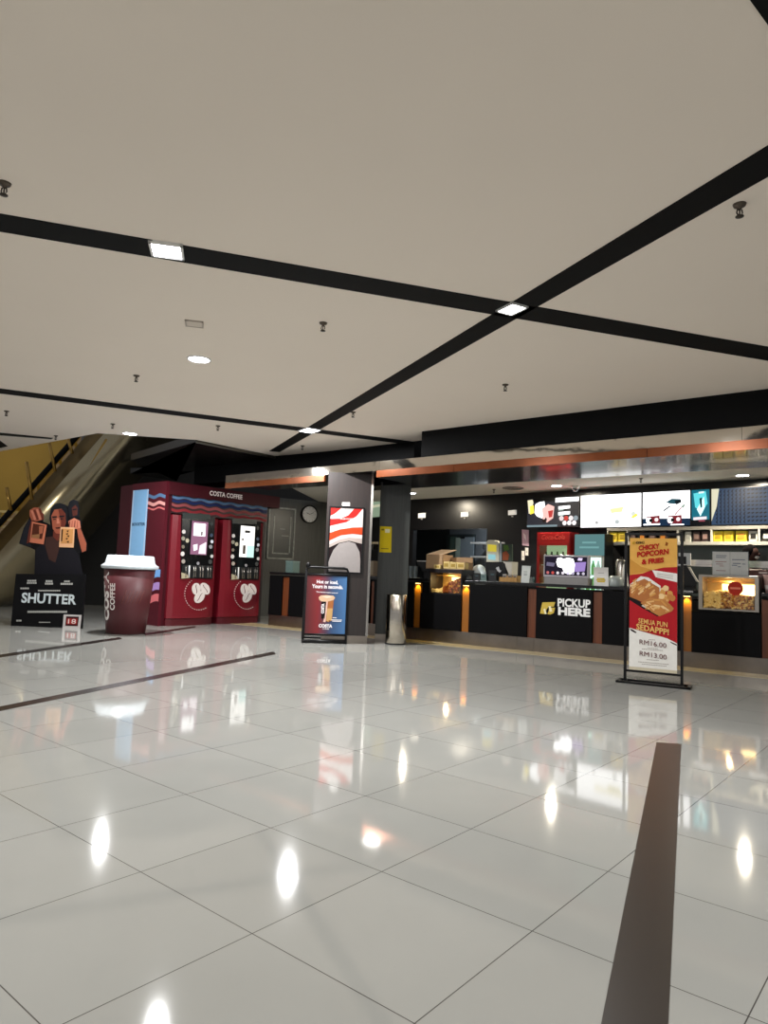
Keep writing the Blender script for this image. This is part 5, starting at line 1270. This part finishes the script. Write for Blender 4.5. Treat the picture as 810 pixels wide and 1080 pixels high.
bl(ink('#2a1416'), [(664.5, 665), (668, 666), (672, 668.5), (671, 669.5), (666, 667.2)], 4); bl(ink('#2a1416'), [(707, 675.5), (714, 678), (714, 679.5), (708, 677)], 4)
bl(WB, [(688, 601.5), (714.3, 604.5), (714.3, 613.5), (692, 609)], 3)
for k in range(3): bl(ink('#a09a94'), [(693, 604.6 + 1.7 * k), (710, 606.3 + 1.7 * k), (710, 606.9 + 1.7 * k), (693, 605.2 + 1.7 * k)], 4)
# food: paper-lined black trays, fries and popcorn chicken
bl(ink('#e0ddd6'), [(676, 608.5), (684, 609.5), (697, 618), (697, 625), (664, 622), (664, 618)], 3)
bl(ink('#1c1416'), [(664, 630), (680, 637.5), (692, 640.5), (690, 640), (699, 645), (694, 650.5), (678, 642.5), (664, 634.5)], 3)
bl(ink('#cfc8bc'), [(677, 640), (680, 638), (697, 646), (696, 649)], 4)
random.seed(11)
FR = [ink(c) for c in ('#d9ac70', '#c8904e', '#b87a42', '#e2c08c')]
bl(ink('#a86a3c'), [(664.3, 618), (680, 611), (696, 620), (696, 632), (684, 638), (664.3, 631)], 5)
for k in range(26):
    x = random.uniform(666, 689); y = random.uniform(613, 628); a = random.uniform(2.2, 2.7); L = random.uniform(5, 8); w = .9
    dx, dy = math.cos(a) * L / 2, -math.sin(a) * L / 2 * -1; nx, ny = -math.sin(a) * w, math.cos(a) * w
    P = [(x + dx + nx, y + dy + ny), (x - dx + nx, y - dy + ny), (x - dx - nx, y - dy - ny), (x + dx - nx, y + dy - ny)]
    P = [(max(664.3, min(714, u)), v) for u, v in P]
    bl(FR[k % 4], P, 6 + k * .12)
for k in range(15):
    x = random.uniform(695, 711); y = random.uniform(620, 634); rr = random.uniform(2.2, 3.6)
    bl(FR[(k * 3 + 1) % 4], [(min(714.2, x + rr * random.uniform(.85, 1.1) * math.cos(u)), y + rr * random.uniform(.85, 1.1) * math.sin(u)) for u in [2 * PI * j / 9 for j in range(9)]], 6 + k * .15)
bl(ink('#b57a44'), [(676, 637), (686, 631), (702, 632), (711, 641), (709, 644), (696, 650), (688, 646)], 9)
for k in range(20):
    x = random.uniform(683, 705); y = random.uniform(633, 645); a = random.uniform(-.5, .9); L = random.uniform(5, 9); w = .8
    dx, dy = math.cos(a) * L / 2, math.sin(a) * L / 2; nx, ny = -math.sin(a) * w, math.cos(a) * w
    P = [(x + dx + nx, y + dy + ny), (x - dx + nx, y - dy + ny), (x - dx - nx, y - dy - ny), (x + dx - nx, y + dy - ny)]
    bl(FR[(k + 2) % 4], P, 10 + k * .12)
g.out('advert_print', pan)
def btx(g, s, xa, ya, xb, yb, h, bold=.04, shear=0.):
    P = bt([((xa - 664) / 50.3, fy(ya)), ((xb - 664) / 50.3, fy(yb)), ((xa - 664) / 50.3, fy(ya - h))]); g.text(s, P[0], P[1], P[2][1] - P[0][1], -.0185, bold, shear)
g = G(ink('#a8201c'))
btx(g, 'CHICKY', 673.5, 581.2, 696, 578.5, 5.6, .05); btx(g, 'POPCORN', 672, 588.6, 705.5, 584.2, 6.0, .05); btx(g, '& FRIES', 677, 596, 700.5, 593.2, 5.6, .05)
o = g.out('headline', pan); o['label'] = 'red headline lettering'
g = G(ink('#1c1a16')); btx(g, 'GSC', 670.5, 573.8, 680, 573.4, 2.6, .04); g.use(ink('#b08a2a')); g.prism(bt([((667.2 - 664) / 50.3, fy(571.6)), ((669.8 - 664) / 50.3, fy(571.4)), ((669 - 664) / 50.3, fy(574.2)), ((666.6 - 664) / 50.3, fy(574.2))]), -.0185, -.0175); g.out('cinema_emblem', pan)
g = G(ink('#e0b368')); btx(g, 'SEMUA PUN', 674, 658.6, 704.5, 661.2, 5.4, .015); btx(g, 'SEDAPPP!', 671.8, 665.4, 706, 669.2, 6.4, .025); g.out('slogan', pan)
g = G(ink('#5a1c24')); btx(g, 'RM16.00', 675.3, 680.6, 703.5, 682.6, 5.0, .0); btx(g, 'RM13.00', 675.5, 692.6, 703.8, 694.6, 5.0, .0); g.out('price', pan)
g = G(ink('#8a8078'))
for (xa, xb, y) in [(685, 692, 674.8), (684, 695, 683.6), (678, 700, 685.2), (683, 696, 695.9), (674, 706, 699), (678, 704, 701)]:
    n = int((xb - xa) / 1.6)
    for k in range(n):
        a = xa + (xb - xa) * k / n; P = bt([((a - 664) / 50.3, fy(y)), ((a + 1.1 - 664) / 50.3, fy(y)), ((a + 1.1 - 664) / 50.3, fy(y + .7)), ((a - 664) / 50.3, fy(y + .7))]); g.prism(P, -.0085, -.0065)
g.out('small_print', pan)

# ================================================================ ESCALATOR BEHIND THE STANDEE
T = thing('escalator', 'gold-clad escalator rising behind the film standee', 'escalator', E, (-4, 0, 0))
la, lb = Vector(E.hit(163, 452)), Vector(E.hit(86, 540)); dv = (la - lb).normalized(); nv_ = Vector((-dv.y, dv.x))   # nv_ points up-left
lo = lb - dv * ((lb.y - .0) / dv.y)                         # where the lower edge meets the floor
hi = lb + dv * 4.6
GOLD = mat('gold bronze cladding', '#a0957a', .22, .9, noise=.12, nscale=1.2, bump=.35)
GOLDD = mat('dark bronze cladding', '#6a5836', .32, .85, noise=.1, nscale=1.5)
prof = [(0, 1.4), (-.02, .9), (.02, .5), (.12, .22), (.28, .06), (.48, .0), (.66, .02), (.8, .06)]
prof2 = [(.8, .06), (.84, .10), (1.1, .12), (1.12, .2), (1.12, 1.3)]
def sweep(g, pr, a0=-1.6, a1=None, n=14):
    L = (hi - lo).length; a1 = L if a1 is None else a1; rows = []
    for k in range(n + 1):
        d = a0 + (a1 - a0) * k / n; row = []
        for w, t in pr:
            q = lo + dv * d + nv_ * w; row.append(g.bm.verts.new((q.x, t, max(q.y, -.0))))
        rows.append(row)
    for r0, r1 in zip(rows, rows[1:]):
        for k in range(len(pr) - 1):
            f = g.bm.faces.new((r0[k], r1[k], r1[k + 1], r0[k + 1])); f.smooth = True; f.material_index = g.i
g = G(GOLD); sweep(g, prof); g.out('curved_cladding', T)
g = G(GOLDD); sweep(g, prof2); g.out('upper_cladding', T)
hr = (Vector(E.hit(0, 545)) - lo).dot(nv_)
a = lo + nv_ * hr - dv * 1.0; b = hi + nv_ * hr
G(BLACKP).tube([(a.x, .2, a.y), (b.x, .2, b.y)], .06, 10).out('handrail', T)
g = G(glass('balustrade glass', '#d8c890', .12)); 
c1, c2_ = lo + nv_ * 1.12 - dv * .8, hi + nv_ * 1.12
g.face([(c1.x, .22, c1.y), (c2_.x, .22, c2_.y), (b.x, .22, b.y), (a.x, .22, a.y)]); g.out('glass_balustrade', T)
BRS = mat('brass strut', '#a07f42', .3, .9)
for (xa, ya, xb, yb) in [(51, 467, 57.5, 497), (71, 463, 75.5, 478), (27, 487, 33, 527), (6, 514, 10.5, 538), (112, 463, 88, 502)]:
    p0, p1 = E.hit(xa, ya, -.0), E.hit(xb, yb, -.0)
    G(BRS).tube([(p0[0], .04, p0[1]), (p1[0], .04, p1[1])], .035, 8).out('strut', T)
# landing rails of the floor beyond the void
q0 = E.hit(-20, 547, 3); q1 = E.hit(26, 541, 3)
T = thing('landing_rail', 'cream landing rails under the gold wall behind the escalator', 'railing', E, (q0[0], 3, 0))
CR = mat('cream rail', '#b5a878', .5)
for y in (541, 549, 557):
    z = E.hit(10, y, 3)[1]; G(CR).box(q0[0], q1[0] + .3, 2.98, 3.04, z, z + .06).out('rail', T)
for k in range(4): G(CR).box(q0[0] + k * .45, q0[0] + k * .45 + .04, 2.98, 3.04, 0, E.hit(10, 541, 3)[1]).out('post', T)
add_light('AREA', E.w(-2.6, 1.6, 4.8), 55, .8, (1, .82, .5), (math.radians(35), 0, 0))  # unseen warm light added to brighten the gold wall
add_light('AREA', E.w(-1.2, -2.6, 3.0), 60, .2, (1, .95, .85))  # another added light, unseen, for the escalator cladding

# ================================================================ PERSON BEHIND THE COUNTER
def skin_mesh(verts, edges, radii, sub=2, root=0):
    me = bpy.data.meshes.new('s'); me.from_pydata(verts, edges, []); ob = bpy.data.objects.new('s', me); C.objects.link(ob)
    ob.modifiers.new('k', 'SKIN'); sv = me.skin_vertices[0].data
    for i, r in enumerate(radii): sv[i].radius = (r, r) if not isinstance(r, tuple) else r
    for v in sv: v.use_root = False
    sv[root].use_root = True
    md = ob.modifiers.new('u', 'SUBSURF'); md.levels = sub; md.render_levels = sub
    ev = ob.evaluated_get(bpy.context.evaluated_depsgraph_get()); res = bpy.data.meshes.new_from_object(ev)
    bpy.data.objects.remove(ob); return res
hx, hz = K.hit(792.5, 584, 1.28)
T = thing('person', 'person in dark clothes standing behind the counter, half hidden by notice', 'person', K, (hx, 1.28, 0))
def body(o): return o
V = [(0, 0, .95), (0, 0, 1.15), (0, 0, 1.36), (0, 0, 1.47), (0, -.01, 1.53), (.17, 0, 1.4), (.22, .02, 1.14), (.2, -.1, .92), (-.17, 0, 1.4), (-.22, .02, 1.14), (-.2, -.1, .92), (.09, 0, .9), (.1, -.01, .5), (.1, .01, .09), (.1, -.12, .04), (-.09, 0, .9), (-.1, -.01, .5), (-.1, .01, .09), (-.1, -.12, .04)]
ED = [(0, 1), (1, 2), (2, 3), (3, 4), (2, 5), (5, 6), (6, 7), (2, 8), (8, 9), (9, 10), (0, 11), (11, 12), (12, 13), (13, 14), (0, 15), (15, 16), (16, 17), (17, 18)]
RD_ = [.13, .125, .13, .055, .05, .06, .042, .032, .06, .042, .032, .085, .055, .04, .035, .085, .055, .04, .035]
me = skin_mesh(V, ED, RD_); me.materials.append(mat('skin brown', '#38221e', .7, spec=.2))
bmx = bmesh.new(); bmx.from_mesh(me)
gg = G(MATS['skin brown']); gg.bm.free(); gg.bm = bmx
dz = hz - 1.66
for v in bmx.verts: v.co.z = v.co.z * (1 + dz / 1.66)
k_ = 1 + dz / 1.66
Hc_ = 1.655 * k_
gg.ball((0, -.005, Hc_), .1, 3, (.78, .95, 1.15)).ball((.0, -.105, Hc_ - .01), .016, 1, (.8, 1.2, 1.3)).ball((.08, 0, Hc_ - .01), .022, 1, (.4, .8, 1.2)).ball((-.08, 0, Hc_ - .01), .022, 1, (.4, .8, 1.2))
for f in bmx.faces: f.smooth = True
rot = Matrix.Rotation(math.radians(70), 3, 'Z')
def turn(g):
    for v in g.bm.verts: v.co = rot @ v.co + Vector((hx, 1.28, 0))
turn(gg); bo = gg.out('body', T)
g = G(mat('black hair', '#0a080a', .9, spec=.05)).ball((0, .02, Hc_ + .022), .108, 3, (.84, .95, 1.12))
for v in g.bm.verts:
    if v.co.y < -.055 and v.co.z < Hc_ + .07: v.co.y = -.055
turn(g); g.out('hair', T)
sv = skin_mesh([V[i] for i in (0, 1, 2, 5, 6, 8, 9)], [(0, 1), (1, 2), (2, 3), (3, 4), (2, 5), (5, 6)], [.15, .145, .15, .08, .065, .08, .065]); bmx = bmesh.new(); bmx.from_mesh(sv)
g = G(mat('dark maroon shirt', '#24100f', .8)); g.bm.free(); g.bm = bmx
for v in bmx.verts: v.co.z *= k_
for f in bmx.faces: f.smooth = True
turn(g); g.out('shirt', T)
sv = skin_mesh([V[i] for i in (0, 11, 12, 13, 15, 16, 17)], [(0, 1), (1, 2), (2, 3), (0, 4), (4, 5), (5, 6)], [.145, .1, .07, .06, .1, .07, .06]); bmx = bmesh.new(); bmx.from_mesh(sv)
g = G(mat('black trousers', '#0b0b0d', .8)); g.bm.free(); g.bm = bmx
for v in bmx.verts: v.co.z *= k_
turn(g); g.out('trousers', T)
g = G(mat('mask white', '#d8d8d6', .7)).ball((0, -.07, Hc_ - .045), .05, 2, (1, .7, .55)); turn(g); g.out('face_mask', T)

# ================================================================ WORLD AND VIEW
w = bpy.data.worlds.new('hall'); SC.world = w; w.use_nodes = True
w.node_tree.nodes['Background'].inputs[0].default_value = (.95, .96, 1, 1); w.node_tree.nodes['Background'].inputs[1].default_value = .45
add_light('AREA', B.w(ox1 - .3, .8, 2.5), 40, .4, (.85, .93, 1))  # unseen light added to brighten the back room
SC.view_settings.view_transform = 'Standard'; SC.view_settings.look = 'None'; SC.view_settings.gamma = 1
SC.view_settings.use_curve_mapping = False; SC.view_settings.exposure = -0.28
SC.cycles.use_denoising = True
